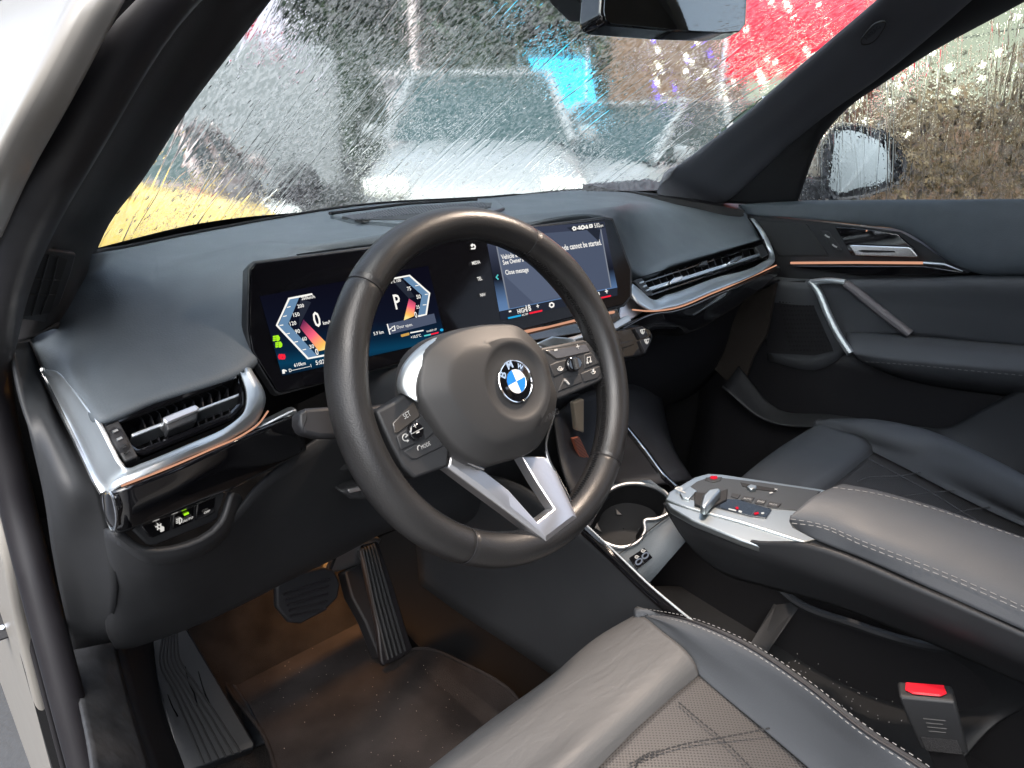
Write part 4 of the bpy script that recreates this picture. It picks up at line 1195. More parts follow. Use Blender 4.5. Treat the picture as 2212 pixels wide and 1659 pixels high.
# armrest pad
ar = [[at(1712, 1140, z=-.186), at(1705, 1122, z=-.172), at(1735, 1090, z=-.158), at(1800, 1052, z=-.160), at(1822, 1045, z=-.178)],
      [at(1760, 1165, z=-.188), at(1765, 1132, z=-.170), at(1815, 1100, z=-.154), at(1866, 1060, z=-.157), at(1880, 1056, z=-.178)],
      [at(1860, 1205, z=-.188), at(1870, 1172, z=-.170), at(1925, 1125, z=-.153), at(1968, 1083, z=-.157), at(1985, 1084, z=-.178)],
      [at(2030, 1280, z=-.188), at(2042, 1238, z=-.170), at(2080, 1185, z=-.153), at(2120, 1132, z=-.157), at(2135, 1135, z=-.178)],
      [at(2300, 1400, z=-.188), at(2310, 1352, z=-.170), at(2330, 1280, z=-.153), at(2330, 1205, z=-.157), at(2345, 1210, z=-.178)]]
ar.append([p+V((.01, -.3, 0)) for p in ar[-1]])
arm = obj('armrest', G().loft(ar, 8, 6), M['leather'], cons, solid=.01, sharp=70)


def stitch_line(pts, m, parent, ln=.0045, gap=.0028, r=.0005, name='stitching'):
    P = cr(pts, 240)
    g = G()
    acc, on, start = 0, True, P[0]
    for a, b in zip(P, P[1:]):
        acc += (b-a).length
        if on and acc > ln:
            g.tube([start, start.lerp(b, .5), b], r, 5)
            on, acc = False, 0
        elif not on and acc > gap:
            on, acc, start = True, 0, b
    return obj(name, g, m, parent, kind='stuff')


for dpx in (0, 9):
    stitch_line([at(1708+dpx*.3, 1121+dpx, z=-.1702+.0006), at(1765, 1131+dpx*.7, z=-.1685), at(1868, 1171+dpx, z=-.1685), at(2040, 1237+dpx, z=-.1685), at(2300, 1350+dpx, z=-.1685)], M['thread'], arm)
    stitch_line([at(1800-dpx*.3, 1053+dpx*.6, z=-.1585), at(1864, 1061+dpx*.6, z=-.155), at(1966, 1084+dpx*.6, z=-.155), at(2118, 1132+dpx*.6, z=-.155), at(2330, 1205+dpx*.6, z=-.155)], M['thread'], arm)
# open tray under the arm
tr = [[at(1330, 1290, x=.22), at(1480, 1268, z=-.50), at(1640, 1290, z=-.50), at(1700, 1225, x=.44)], [at(1400, 1360, x=.22), at(1560, 1390, z=-.50), at(1720, 1330, z=-.50), at(1760, 1265, x=.44)], [at(1600, 1470, x=.22), at(1700, 1520, z=-.50), at(1900, 1440, z=-.50), at(1950, 1340, x=.44)], [at(1800, 1600, x=.22), at(1850, 1590, z=-.50), at(1990, 1500, z=-.49), at(2110, 1400, x=.44)], [at(2000, 1700, x=.22), at(2060, 1660, z=-.48), at(2150, 1560, z=-.44), at(2300, 1500, x=.44)]]
tray = obj('storage_tray', G().loft(tr, 6, 7), M['plastic'], cons, solid=.004)
lipt = [at(1660, 1250, x=.40), at(1720, 1300, x=.40), at(1850, 1350, x=.40), at(1960, 1385, x=.40), at(2050, 1400, x=.39), at(2110, 1385, x=.375)]
obj('tray_lip', G().tube(cr(lipt, 30), .006, 8), M['plastic'], tray)
obj('divider', G().prism([at(1632, 1405, z=-.488), at(1655, 1415, z=-.488), at(1735, 1300, z=-.42), at(1702, 1285, z=-.43)], (0, .012, 0)), M['plastic'], tray, bev=.003)
g = G()
for i in range(45):
    px = random.uniform(1700, 1950)
    p = at(px, 1440+(px-1700)*.33+random.uniform(-40, 50), z=-.496)
    g.box(p, .001, .001, .001)
obj('dust', g, mat('dust_specks', (.3, .3, .3), .9), tray, kind='stuff')
obj('tunnel_top', G().loft([[V((.205, y, -.56)), V((.24, y, -.53)), V((.36, y, -.53)), V((.50, y, -.53)), V((.52, y, -.76))] for y in (.3, 0, -.4, -1.0)], 4, 5), M['plastic_d'], cons, solid=.005)
obj('passenger_wall', G().loft([[V((.46, y, z)) for z in (-.30, -.5, -.76)] for y in (.28, .1, -.2, -.7)], 4, 4), M['plastic_d'], cons, solid=.005)

# ================================================================ SEATS
def perf_leather():
    """leather with rows of punched holes"""
    m = mat('perforated_leather', (.085, .08, .078), .5)
    t = m.node_tree
    b = t.nodes['Principled BSDF']
    tc = t.nodes.new('ShaderNodeTexCoord')
    mp = t.nodes.new('ShaderNodeMapping')
    mp.inputs['Scale'].default_value = (300, 300, 0)
    mp.inputs['Rotation'].default_value = (0, 0, R_(45))
    fr_ = t.nodes.new('ShaderNodeVectorMath')
    fr_.operation = 'FRACTION'
    sb = t.nodes.new('ShaderNodeVectorMath')
    sb.operation = 'SUBTRACT'
    sb.inputs[1].default_value = (.5, .5, 0)
    ln = t.nodes.new('ShaderNodeVectorMath')
    ln.operation = 'LENGTH'
    mr = t.nodes.new('ShaderNodeMapRange')
    mr.inputs['From Min'].default_value = .20
    mr.inputs['From Max'].default_value = .34
    t.links.new(tc.outputs['Object'], mp.inputs['Vector'])
    t.links.new(mp.outputs[0], fr_.inputs[0])
    t.links.new(fr_.outputs[0], sb.inputs[0])
    t.links.new(sb.outputs[0], ln.inputs[0])
    t.links.new(ln.outputs['Value'], mr.inputs['Value'])
    mx = t.nodes.new('ShaderNodeMix')
    mx.data_type = 'RGBA'
    mx.inputs['A'].default_value = (.008, .007, .007, 1)
    mx.inputs['B'].default_value = (.047, .045, .045, 1)
    t.links.new(mr.outputs[0], mx.inputs['Factor'])
    t.links.new(mx.outputs['Result'], b.inputs['Base Color'])
    bp_ = t.nodes.new('ShaderNodeBump')
    bp_.inputs['Distance'].default_value = .0008
    bp_.inputs['Strength'].default_value = .6
    t.links.new(mr.outputs[0], bp_.inputs['Height'])
    t.links.new(bp_.outputs[0], b.inputs['Normal'])
    return m


M['perf'] = perf_leather()
M['quilt'] = mat('quilt_thread', (.055, .056, .06), .8)
M['quilt_d'] = mat('dark_quilt_thread', (.016, .016, .017), .8)


def wrinkle_leather():
    m = mat('creased_leather', (.066, .066, .067), .58, rvar=.08)
    t = m.node_tree
    b = t.nodes['Principled BSDF']
    tc = t.nodes.new('ShaderNodeTexCoord')
    mp = t.nodes.new('ShaderNodeMapping')
    mp.inputs['Scale'].default_value = (16, 60, 40)
    mp.inputs['Rotation'].default_value = (0, 0, R_(20))
    n1 = t.nodes.new('ShaderNodeTexNoise')
    n1.inputs['Scale'].default_value = 1
    n1.inputs['Detail'].default_value = 4
    n1.inputs['Distortion'].default_value = .8
    n2 = t.nodes.new('ShaderNodeTexNoise')
    n2.inputs['Scale'].default_value = 600
    t.links.new(tc.outputs['Object'], mp.inputs[0])
    t.links.new(mp.outputs[0], n1.inputs['Vector'])
    t.links.new(tc.outputs['Object'], n2.inputs['Vector'])
    b1 = t.nodes.new('ShaderNodeBump')
    b1.inputs['Strength'].default_value = .35
    b1.inputs['Distance'].default_value = .004
    b2 = t.nodes.new('ShaderNodeBump')
    b2.inputs['Strength'].default_value = .3
    b2.inputs['Distance'].default_value = .0004
    t.links.new(n1.outputs['Fac'], b1.inputs['Height'])
    t.links.new(n2.outputs['Fac'], b2.inputs['Height'])
    t.links.new(b1.outputs[0], b2.inputs['Normal'])
    t.links.new(b2.outputs[0], b.inputs['Normal'])
    return m


M['crease'] = wrinkle_leather()


def headrest(parent, x, y):
    g = G()
    rows = []
    for t in [i/8 for i in range(9)]:
        z = .12+.19*t
        s = math.sin(math.pi*min(max(t, .06), .94))**.35
        rows.append([V((x+.13*s*math.copysign(abs(math.cos(a))**.6, math.cos(a)), y-.06*t+.05*s*math.sin(a), z)) for a in [2*math.pi*i/24 for i in range(24)]])
    g.grid(rows, cu=True)
    g.f.append(tuple(range(len(g.v)-24, len(g.v))))
    h = obj('headrest', g, M['leather'], parent)
    for s in (-.06, .06):
        obj('post', G().tube([V((x+s, y, .02)), V((x+s, y, .15))], .006, 8), M['chrome'], h)


def backrest(parent, x0, x1, y):
    g = G()
    rows = []
    for z, yy, w in ((-.30, y+.02, 1), (-.15, y+.0, 1.02), (.0, y-.04, .98), (.10, y-.08, .75)):
        xm, hw = (x0+x1)/2, (x1-x0)/2*w
        rows.append([V((xm+hw*u, yy+d, z)) for u, d in ((-1, -.12), (-1, -.01), (-.86, .05), (-.62, .02), (0, 0), (.62, .02), (.86, .05), (1, -.01), (1, -.12), (0, -.14))])
    g.grid([ucr(r+r[:1], 3) for r in zip(*[ucr(c, 4) for c in zip(*rows)])], cv=False)
    return obj('backrest', g, M['leather'], parent, sharp=60)


ds = thing('driver_seat', 'driver seat with black leather front edge and diamond stitched perforated cushion', 'car seat', (0, -.3, -.6))
ks = [(at(700, 1840, z=-.338), at(900, 1850, z=-.322), at(1080, 1840, z=-.322)),
      (at(930, 1659, z=-.338), at(1110, 1665, z=-.318), at(1288, 1659, z=-.322)),
      (at(1065, 1553, z=-.338), at(1215, 1573, z=-.315), at(1346, 1600, z=-.322)),
      (at(1200, 1455, z=-.337), at(1312, 1480, z=-.314), at(1402, 1547, z=-.322)),
      (at(1310, 1364, z=-.334), at(1395, 1400, z=-.312), at(1467, 1487, z=-.321)),
      (at(1372, 1329, z=-.326), at(1428, 1362, z=-.310), at(1513, 1449, z=-.321))]
fcols = [[a+V((0, .02, -.20)), a+V((0, .028, -.10)), a+V((0, .018, -.025)), a, b, c+V((0, .006, .004)), c+V((0, .0005, -.006))] for a, b, c in ks]
obj('front_panel', G().loft(fcols, 8, 6), M['crease'], ds, solid=.01, sharp=70)
js = [((1372, 1329, -.326), (1380, 1326, -.322), (1388, 1321, -.322), (1394, 1323, -.335)),
      ((1428, 1362, -.313), (1452, 1350, -.296), (1490, 1342, -.286), (1512, 1349, -.305)),
      ((1515, 1450, -.321), (1556, 1415, -.290), (1605, 1391, -.268), (1630, 1400, -.288)),
      ((1640, 1555, -.322), (1690, 1502, -.285), (1737, 1477, -.258), (1762, 1490, -.280)),
      ((1760, 1657, -.322), (1816, 1600, -.280), (1872, 1583, -.250), (1898, 1592, -.272)),
      ((1880, 1765, -.322), (1935, 1705, -.278), (1996, 1664, -.246), (2024, 1676, -.268)),
      ((2040, 1910, -.322), (2090, 1850, -.276), (2150, 1800, -.242), (2200, 1810, -.256))]
bcols = []
for q in js:
    p = [at(a[0], a[1], z=a[2]) for a in q]
    bcols.append([p[0]+V((-.001, 0, -.006)), p[0]+V((.003, 0, .003)), p[1], p[2], p[3], p[3]+V((.006, .0, -.03)), p[3]+V((.002, 0, -.16))])
bcols.append([p+V((0, -.22, 0)) for p in bcols[-1]])
obj('side_bolster', G().loft(bcols, 8, 6), M['leather'], ds, solid=.008, sharp=70)
crest = [at(q[2][0], q[2][1], z=q[2][2]) for q in js]
obj('piping', G().tube(cr(crest, 90), .0017, 8), M['plastic_d'], ds)
stitch_line([p+V((-.006, -.002, .0010)) for p in crest], M['thread'], ds, .0034, .0024, .0005)
stitch_line([p+V((.007, 0, .0004)) for p in crest], M['thread'], ds, .0034, .0024, .00045)
stitch_line([at(q[3][0], q[3][1], z=q[3][2])+V((.004, 0, -.004)) for q in js[3:]], M['thread'], ds, .0034, .0024, .00045)
ctr = [[at(1513, 1452, z=-.327), at(1640, 1557, z=-.331), at(1760, 1659, z=-.332), at(1900, 1780, z=-.332)], [at(1400, 1549, z=-.326), at(1520, 1650, z=-.326), at(1640, 1760, z=-.326), at(1760, 1860, z=-.326)], [at(1290, 1660, z=-.326), at(1400, 1770, z=-.326), at(1500, 1880, z=-.326), at(1600, 1980, z=-.326)], [at(1080, 1845, z=-.326), at(1200, 1950, z=-.330), at(1300, 2050, z=-.33), at(1400, 2150, z=-.33)]]
for c in ctr:
    c.append(c[-1]+V((0, -.25, 0)))
obj('seat_base', G().box((-.03, -.47, -.55), .40, .62, .38), M['plastic_d'], ds, bev=.03)
obj('cushion_panel', G().loft(ctr, 10, 10), M['perf'], ds, solid=.012, sharp=70)
for pts in ([(1466, 1517), (1510, 1555), (1555, 1592), (1614, 1650), (1660, 1700)], [(1360, 1650), (1440, 1618), (1500, 1603), (1555, 1594), (1674, 1571)], [(1372, 1659), (1380, 1640), (1400, 1628), (1440, 1619)]):
    stitch_line([at(p[0], p[1], z=-.3228) for p in pts], M['quilt_d'], ds, .0036, .0016, .0009, 'quilt_stitching')
backrest(ds, -.25, .25, -.80)
headrest(ds, 0, -.92)

ps = thing('passenger_seat', 'far passenger seat in dark leather behind the padded armrest', 'car seat', (.72, -.3, -.6))
ks = [(at(1560, 1075, z=-.325), at(1640, 1085, z=-.303), at(1730, 1100, z=-.312)),
      (at(1612, 1024, z=-.325), at(1700, 1030, z=-.302), at(1800, 1048, z=-.311)),
      (at(1694, 960, z=-.325), at(1770, 975, z=-.300), at(1850, 1006, z=-.311)),
      (at(1762, 919, z=-.320), at(1806, 927, z=-.300), at(1892, 970, z=-.311))]
fcols = [[a+V((0, .02, -.22)), a+V((0, .028, -.10)), a+V((0, .018, -.025)), a, b, c+V((0, .006, .004)), c+V((0, .0005, -.006))] for a, b, c in ks]
obj('front_panel', G().loft(fcols, 8, 6), M['leather'], ps, solid=.01, sharp=70)
js = [((1764, 919, -.320), (1775, 916, -.318), (1786, 915, -.316), (1795, 914, -.322)),
      ((1806, 928, -.304), (1830, 920, -.290), (1866, 916, -.282), (1890, 917, -.290)),
      ((1893, 971, -.311), (1930, 950, -.280), (1975, 934, -.265), (2005, 942, -.275)),
      ((1980, 1015, -.311), (2030, 985, -.276), (2075, 975, -.258), (2105, 985, -.268)),
      ((2065, 1059, -.311), (2110, 1030, -.272), (2152, 1014, -.252), (2182, 1024, -.262)),
      ((2212, 1128, -.311), (2240, 1100, -.27), (2270, 1078, -.248), (2300, 1090, -.258))]
bcols = []
for q in js:
    p = [at(a[0], a[1], z=a[2]) for a in q]
    bcols.append([p[0]+V((-.001, 0, -.006)), p[0]+V((.003, 0, .003)), p[1], p[2], p[3], p[3]+V((.012, .0, -.03)), p[3]+V((.008, 0, -.2))])
bcols.append([p+V((0, -.3, 0)) for p in bcols[-1]])
obj('side_bolster', G().loft(bcols, 8, 6), M['leather'], ps, solid=.008, sharp=70)
crest = [at(q[2][0], q[2][1], z=q[2][2]) for q in js]
obj('piping', G().tube(cr(crest[1:], 80), .0016, 8), M['plastic_d'], ps)
stitch_line([p+V((-.006, -.002, .0010)) for p in crest[2:]], M['thread'], ps, .004, .003, .0005)
ctr = [[at(1893, 973, z=-.318), at(1980, 1017, z=-.320), at(2065, 1061, z=-.320), at(2240, 1145, z=-.32)], [at(1850, 1008, z=-.314), at(1940, 1060, z=-.314), at(2030, 1110, z=-.314), at(2200, 1200, z=-.314)], [at(1800, 1050, z=-.314), at(1890, 1105, z=-.314), at(1980, 1160, z=-.314), at(2150, 1260, z=-.314)], [at(1728, 1103, z=-.316), at(1810, 1155, z=-.318), at(1900, 1215, z=-.318), at(2060, 1320, z=-.318)]]
for c in ctr:
    c.append(c[-1]+V((0, -.3, 0)))
obj('seat_base', G().box((.76, -.40, -.56), .40, .60, .36), M['plastic_d'], ps, bev=.03)
obj('cushion_panel', G().loft(ctr, 10, 10), M['perf'], ps, solid=.012, sharp=70)
for pts in ([(1876, 990), (1945, 1027), (2013, 1064), (2079, 1105), (2130, 1135)], [(1853, 1039), (1870, 1032), (1945, 1027), (2002, 1018)], [(1936, 1072), (2013, 1064), (2070, 1058)], [(2060, 1110), (2079, 1104), (2150, 1094)]):
    stitch_line([at(p[0], p[1], z=-.3085) for p in pts], M['quilt'], ps, .006, .0008, .0009, 'quilt_stitching')
backrest(ps, .50, .98, -.80)
headrest(ps, .74, -.92)

# ---- seat belt buckle of the driver
bk_ = thing('seat_belt_buckle', 'black seat belt buckle with red release button', 'seat belt buckle', at(1995, 1600, x=.225))
e1 = at(1940, 1495, x=.215)
ex = (at(2062, 1505, x=.235)-e1)
up_ = (at(1940, 1495, x=.215)-at(1985, 1630, x=.222)).normalized()
rt = ex.normalized()
fw = up_.cross(rt).normalized()
if fw.dot(CAM-e1) < 0:
    fw = -fw
bw = ex.length
tc_ = e1+ex*.5
mm = Matrix((rt, -fw, up_)).transposed()
bl = (at(1940, 1495, x=.215)-at(1985, 1610, x=.222)).length
g = G()
rows = []
for t, w, dd in ((0, .5, .013), (.25, .49, .0135), (.6, .46, .0135), (1, .43, .012)):
    c = tc_ - up_*(bl*t) - fw*.006
    rows.append([c - rt*bw*w + fw*dd, c + rt*bw*w + fw*dd, c + rt*bw*w - fw*dd, c - rt*bw*w - fw*dd])
g.grid(rows, cu=True)
g.f.append((3, 2, 1, 0))
nn = len(g.v)
g.f.append((nn-4, nn-3, nn-2, nn-1))
bo = obj('housing', g, M['plastic'], bk_, bev=.003, seg=3)
tp = (tc_ + up_*.0005 - fw*.006, up_)
rb0 = [tc_ + up_*.001 - fw*.006 + rt*(bw*a) + fw*b for a, b in ((-.36, .004), (-.22, .0095), (.26, .0095), (.38, .004), (.36, -.009), (-.33, -.009))]
obj('release_button', G().prism(rb0, up_*.0012), M['red'], bk_, bev=.001)
obj('button_slope', G().prism([tc_ + up_*.0005 - fw*.006 + rt*(bw*a) + fw*b for a, b in ((-.22, .0085), (.26, .0085), (.36, .002), (-.34, .002))], up_*.0022), M['red'], bk_, bev=.001)
for k in range(4):
    s_ = bw*(.26 if k else .30)
    A = tc_ - up_*(bl*(.36+.075*k)) + fw*.0082 - rt*s_*.6
    obj('print_line', G().tube([A+fw*.0004, A+rt*s_*(1.3-.15*(k % 2))+fw*.0004], .0007, 5), M['hub'], bo)
obj('strap', G().prism([tc_ - up_*(bl*.95) - fw*.004 + rt*a for a in (-.016, .016)] + [tc_ - up_*(bl*2.4) - fw*.02 + rt*a for a in (.014, -.014)], fw*-.006), M['plastic_d'], bk_, bev=.001)
obj('felt_patch', G().prism([tc_ - up_*(bl*b) + fw*.0075 + rt*(bw*a) for a, b in ((-.34, .72), (.30, .72), (.32, .97), (-.32, .97))], fw*.001), mat('felt', (.02, .02, .022), .95, bump=(900, 1, .001)), bo)

# ================================================================ PASSENGER DOOR
door = thing('passenger_door', 'passenger door with silver pull handle, light strip and folded armrest, window streaked with rain', 'car door', (1.1, 0, -.7))
uc = [[(1596, 442, 1.072), (1604, 452, 1.062), (1614, 464, 1.064)], [(1718, 434, 1.088), (1740, 455, 1.066), (1757, 475, 1.066)], [(1850, 432, 1.088), (1862, 462, 1.062), (1870, 487, 1.064)], [(1950, 431, 1.088), (1950, 465, 1.062), (1945, 497, 1.064)], [(2020, 431, 1.088), (2012, 475, 1.06), (1996, 525, 1.062)], [(2080, 431, 1.088), (2068, 495, 1.058), (2050, 565, 1.062)], [(2140, 430, 1.088), (2125, 505, 1.056), (2100, 588, 1.062)], [(2260, 430, 1.088), (2260, 510, 1.054), (2260, 594, 1.062)]]
cols = []
for c in uc:
    p = [at(a[0], a[1], x=a[2]) for a in c]
    cols.append([p[0]+V((.012, 0, -.004)), p[0], p[0].lerp(p[1], .35)+V((-.006, 0, .004)), p[1], p[2], p[2]+V((.012, 0, .0))])
cols.append([p+V((0, -.55, .01)) for p in cols[-1]])
obj('upper_panel', G().loft(cols, 6, 5), M['pad'], door, solid=.004, sharp=60)
obj('handle_recess', G().prism([at(p[0], p[1], x=1.068) for p in ((1605, 462), (1757, 478), (1870, 491), (1945, 501), (1990, 526), (2040, 563), (2090, 590), (1900, 606), (1700, 606), (1640, 590))], (.02, 0, 0)), M['plastic'], door)
DX = 1.066
hr = G().loft([[at(1800, 488, x=1.0665), at(1806, 515, x=1.075), at(1825, 556, x=1.0665)], [at(1870, 496, x=1.0665), at(1872, 520, x=1.10), at(1885, 558, x=1.0665)], [at(1940, 510, x=1.0665), at(1935, 528, x=1.09), at(1935, 556, x=1.0665)], [at(1980, 545, x=1.0665), at(1980, 548, x=1.07), at(1980, 553, x=1.0665)]], 5, 5)
for pts, m_, nm, b_ in (([(1637, 474), (1742, 483), (1789, 552), (1784, 554), (1680, 554)], 'grille', 'tweeter_cover', .002), ([(1771, 498), (1790, 499), (1820, 540), (1817, 544), (1800, 541)], 'plastic', 'memory_switch', .002), ([(1802, 489), (1872, 494), (1940, 506), (1978, 540), (1960, 552), (1900, 556), (1838, 552)], 'piano', 'handle_bowl', .002)):
    obj(nm, G().prism([at(p[0], p[1], x=DX) for p in pts], (.004, 0, 0)), M[m_], door, bev=b_)
for cx, cy in ((1787, 510), (1803, 531)):
    obj('switch_mark', G().tube([at(cx-5, cy-3, x=DX-.0005), at(cx, cy+1, x=DX-.0005), at(cx+5, cy+3, x=DX-.0005)], .0017, 6), M['icon'], door)
obj('marker_light', G().tube([at(1871, 498, x=DX-.001), at(1873, 499, x=DX-.001)], .0016, 8), M['amb'], door)
hd = obj('door_handle', G().prism([at(p[0], p[1], x=1.052) for p in ((1834, 531), (1840, 529), (1962, 534), (1968, 537), (1982, 553), (1980, 556), (1848, 552))], (.007, 0, 0)), M['silver_b'], door, bev=.002, seg=3)
obj('handle_slot', G().prism([at(p[0], p[1], x=1.0515) for p in ((1852, 542), (1862, 540), (1932, 542), (1934, 545), (1868, 546))], (.001, 0, 0)), M['dark'], hd)
obj('light_strip', G().tube([at(1708, 568, x=1.058), at(1850, 567, x=1.058), at(1994, 568, x=1.058)], .0026, 8, up=(1, 0, 0), rb=.002), M['amb'], door)
obj('strip_tail', G().tube([at(1995, 568, x=1.058), at(2040, 571, x=1.058), at(2080, 586, x=1.06)], [.003, .0026, .001], 8), M['silver'], door)
obj('gloss_wedge', G().prism([at(p[0], p[1], x=1.058) for p in ((1700, 574), (1995, 574), (2085, 588), (2050, 594), (1860, 597), (1800, 588))], (.01, 0, 0)), M['piano'], door, bev=.002)
lc = [[(1640, 596, 1.066), (1648, 680, 1.062), (1660, 780, 1.06)], [(1740, 604, 1.064), (1750, 680, 1.060), (1760, 800, 1.06)], [(1860, 604, 1.060), (1880, 660, 1.058), (1890, 730, 1.062)], [(2000, 602, 1.058), (2000, 665, 1.056), (2000, 730, 1.062)], [(2120, 598, 1.056), (2120, 670, 1.054), (2120, 745, 1.062)], [(2270, 600, 1.056), (2270, 680, 1.054), (2270, 760, 1.062)]]
cols = []
for c in lc:
    p = [at(a[0], a[1], x=a[2]) for a in c]
    cols.append([p[0]+V((.012, 0, .002)), p[0], p[1], p[2]])
cols.append([p+V((0, -.55, 0)) for p in cols[-1]])
obj('middle_panel', G().loft(cols, 6, 5), M['leather'], door, solid=.004, sharp=60)
spk = obj('speaker_grille', G().prism([at(p[0], p[1], x=1.058) for p in ((1672, 610), (1738, 606), (1765, 680), (1800, 758), (1760, 768), (1655, 762))], (.004, 0, 0)), M['plastic_d'], door)
g = G()
for i in range(13):
    for j in range(16):
        px, py = 1676+i*7+j*2.2, 614+j*9.5
        if px < 1742+j*3.4:
            g.box(at(px, py, x=1.0575), .0006, .004, .004)
obj('grille_holes', g, M['dark'], spk, kind='stuff')
# pull handle: silver left bar, grey right bar
obj('pull_handle', G().tube(cr([at(1752, 609, x=1.045), at(1763, 622, x=1.040), at(1790, 682, x=1.018), at(1815, 730, x=1.0), at(1838, 764, x=.990)], 24), .0072, 10, up=(1, 0, 0), rb=.010), M['silver'], door)
obj('pull_handle', G().tube(cr([at(1752, 610, x=1.043), at(1790, 606, x=1.042), at(1826, 610, x=1.045)], 12), .0068, 10, up=(1, 0, 0), rb=.008), M['silver'], door)
obj('pull_brace', G().tube(cr([at(1826, 612, x=1.045), at(1850, 630, x=1.046), at(1905, 675, x=1.050), at(1966, 722, x=1.054)], 20), [.008+.0012*math.sin(i/20*3.14) for i in range(21)], 10, up=(1, 0, 0), rb=.012), mat('grey_plastic', (.14, .13, .135), .5), door)
ac = [[at(1828, 716, x=1.060), at(1834, 745, x=1.005), at(1840, 764, x=.988), at(1848, 772, x=.992), at(1880, 790, x=1.05)], [at(1900, 718, x=1.060), at(1905, 755, x=.995), at(1905, 774, x=.979), at(1908, 784, x=.982), at(1925, 810, x=1.05)], [at(1990, 726, x=1.060), at(1990, 763, x=.990), at(1990, 783, x=.975), at(1990, 795, x=.978), at(2000, 830, x=1.05)], [at(2120, 738, x=1.060), at(2120, 773, x=.988), at(2120, 795, x=.973), at(2120, 808, x=.976), at(2130, 850, x=1.05)], [at(2280, 752, x=1.060), at(2280, 785, x=.988), at(2280, 808, x=.973), at(2280, 822, x=.976), at(2280, 870, x=1.05)]]
ac.append([p+V((0, -.35, 0)) for p in ac[-1]])
da = obj('door_armrest', G().loft(ac, 8, 6), M['leather'], door, solid=.006, sharp=70)
stitch_line([at(1870, 781, x=.979), at(1990, 790, x=.9745), at(2120, 803, x=.9725), at(2280, 817, x=.9725)], M['thread'], da, .005, .004, .0005)
obj('window_switch', G().prism([at(p[0], p[1], z=-.172) for p in ((1876, 728), (1912, 730), (1908, 737), (1874, 735))], (0, 0, .004)), M['piano'], da, bev=.001)
obj('switch_mark', G().tube([at(1904, 733, z=-.167), at(1910, 733, z=-.167)], .0018, 6), M['silver_b'], da)
lw = [[V((1.062, .42, -.17)), V((1.07, .42, -.45)), V((1.03, .42, -.70))], [V((1.062, .1, -.20)), V((1.07, .1, -.45)), V((1.03, .1, -.70))], [V((1.062, -.3, -.18)), V((1.07, -.3, -.45)), V((1.03, -.3, -.70))], [V((1.062, -.9, -.14)), V((1.07, -.9, -.45)), V((1.03, -.9, -.70))]]
obj('lower_panel', G().loft(lw, 5, 5), M['plastic_d'], door, solid=.005)
# door glass and its black frame
GS = plane3(at(1718, 436, x=1.100), at(2212, 436, x=1.100), at(2208, 0, x=.975))
gl = [(1690, 452), (1740, 360), (1790, 250), (1900, 160), (2020, 80), (2300, -80), (2420, 60), (2420, 460)]
OUTL = [(1558, 437), (1600, 405), (1640, 371), (1708, 307), (1790, 240), (1890, 170), (2021, 63), (2150, -50), (2260, -140)]
INL = [(1720, 433), (1735, 390), (1748, 352), (1765, 307), (1825, 234), (1925, 163), (2021, 102), (2208, 0), (2330, -70)]
fc = []
for o_, i_ in zip(OUTL, INL):
    a = at(o_[0], o_[1], x=1.072-.16*max(0, (437-o_[1]))/437*1.0)
    b = at(i_[0], i_[1], pl=off(GS, .006))
    fc.append([a, a.lerp(b, .4)+V((-.004, -.002, -.003)), a.lerp(b, .75)+V((-.003, -.002, -.003)), b, b+V((.008, .004, .0))])
obj('window_frame', G().loft(fc, 5, 4), M['plastic_d'], door, solid=.004, sharp=60)

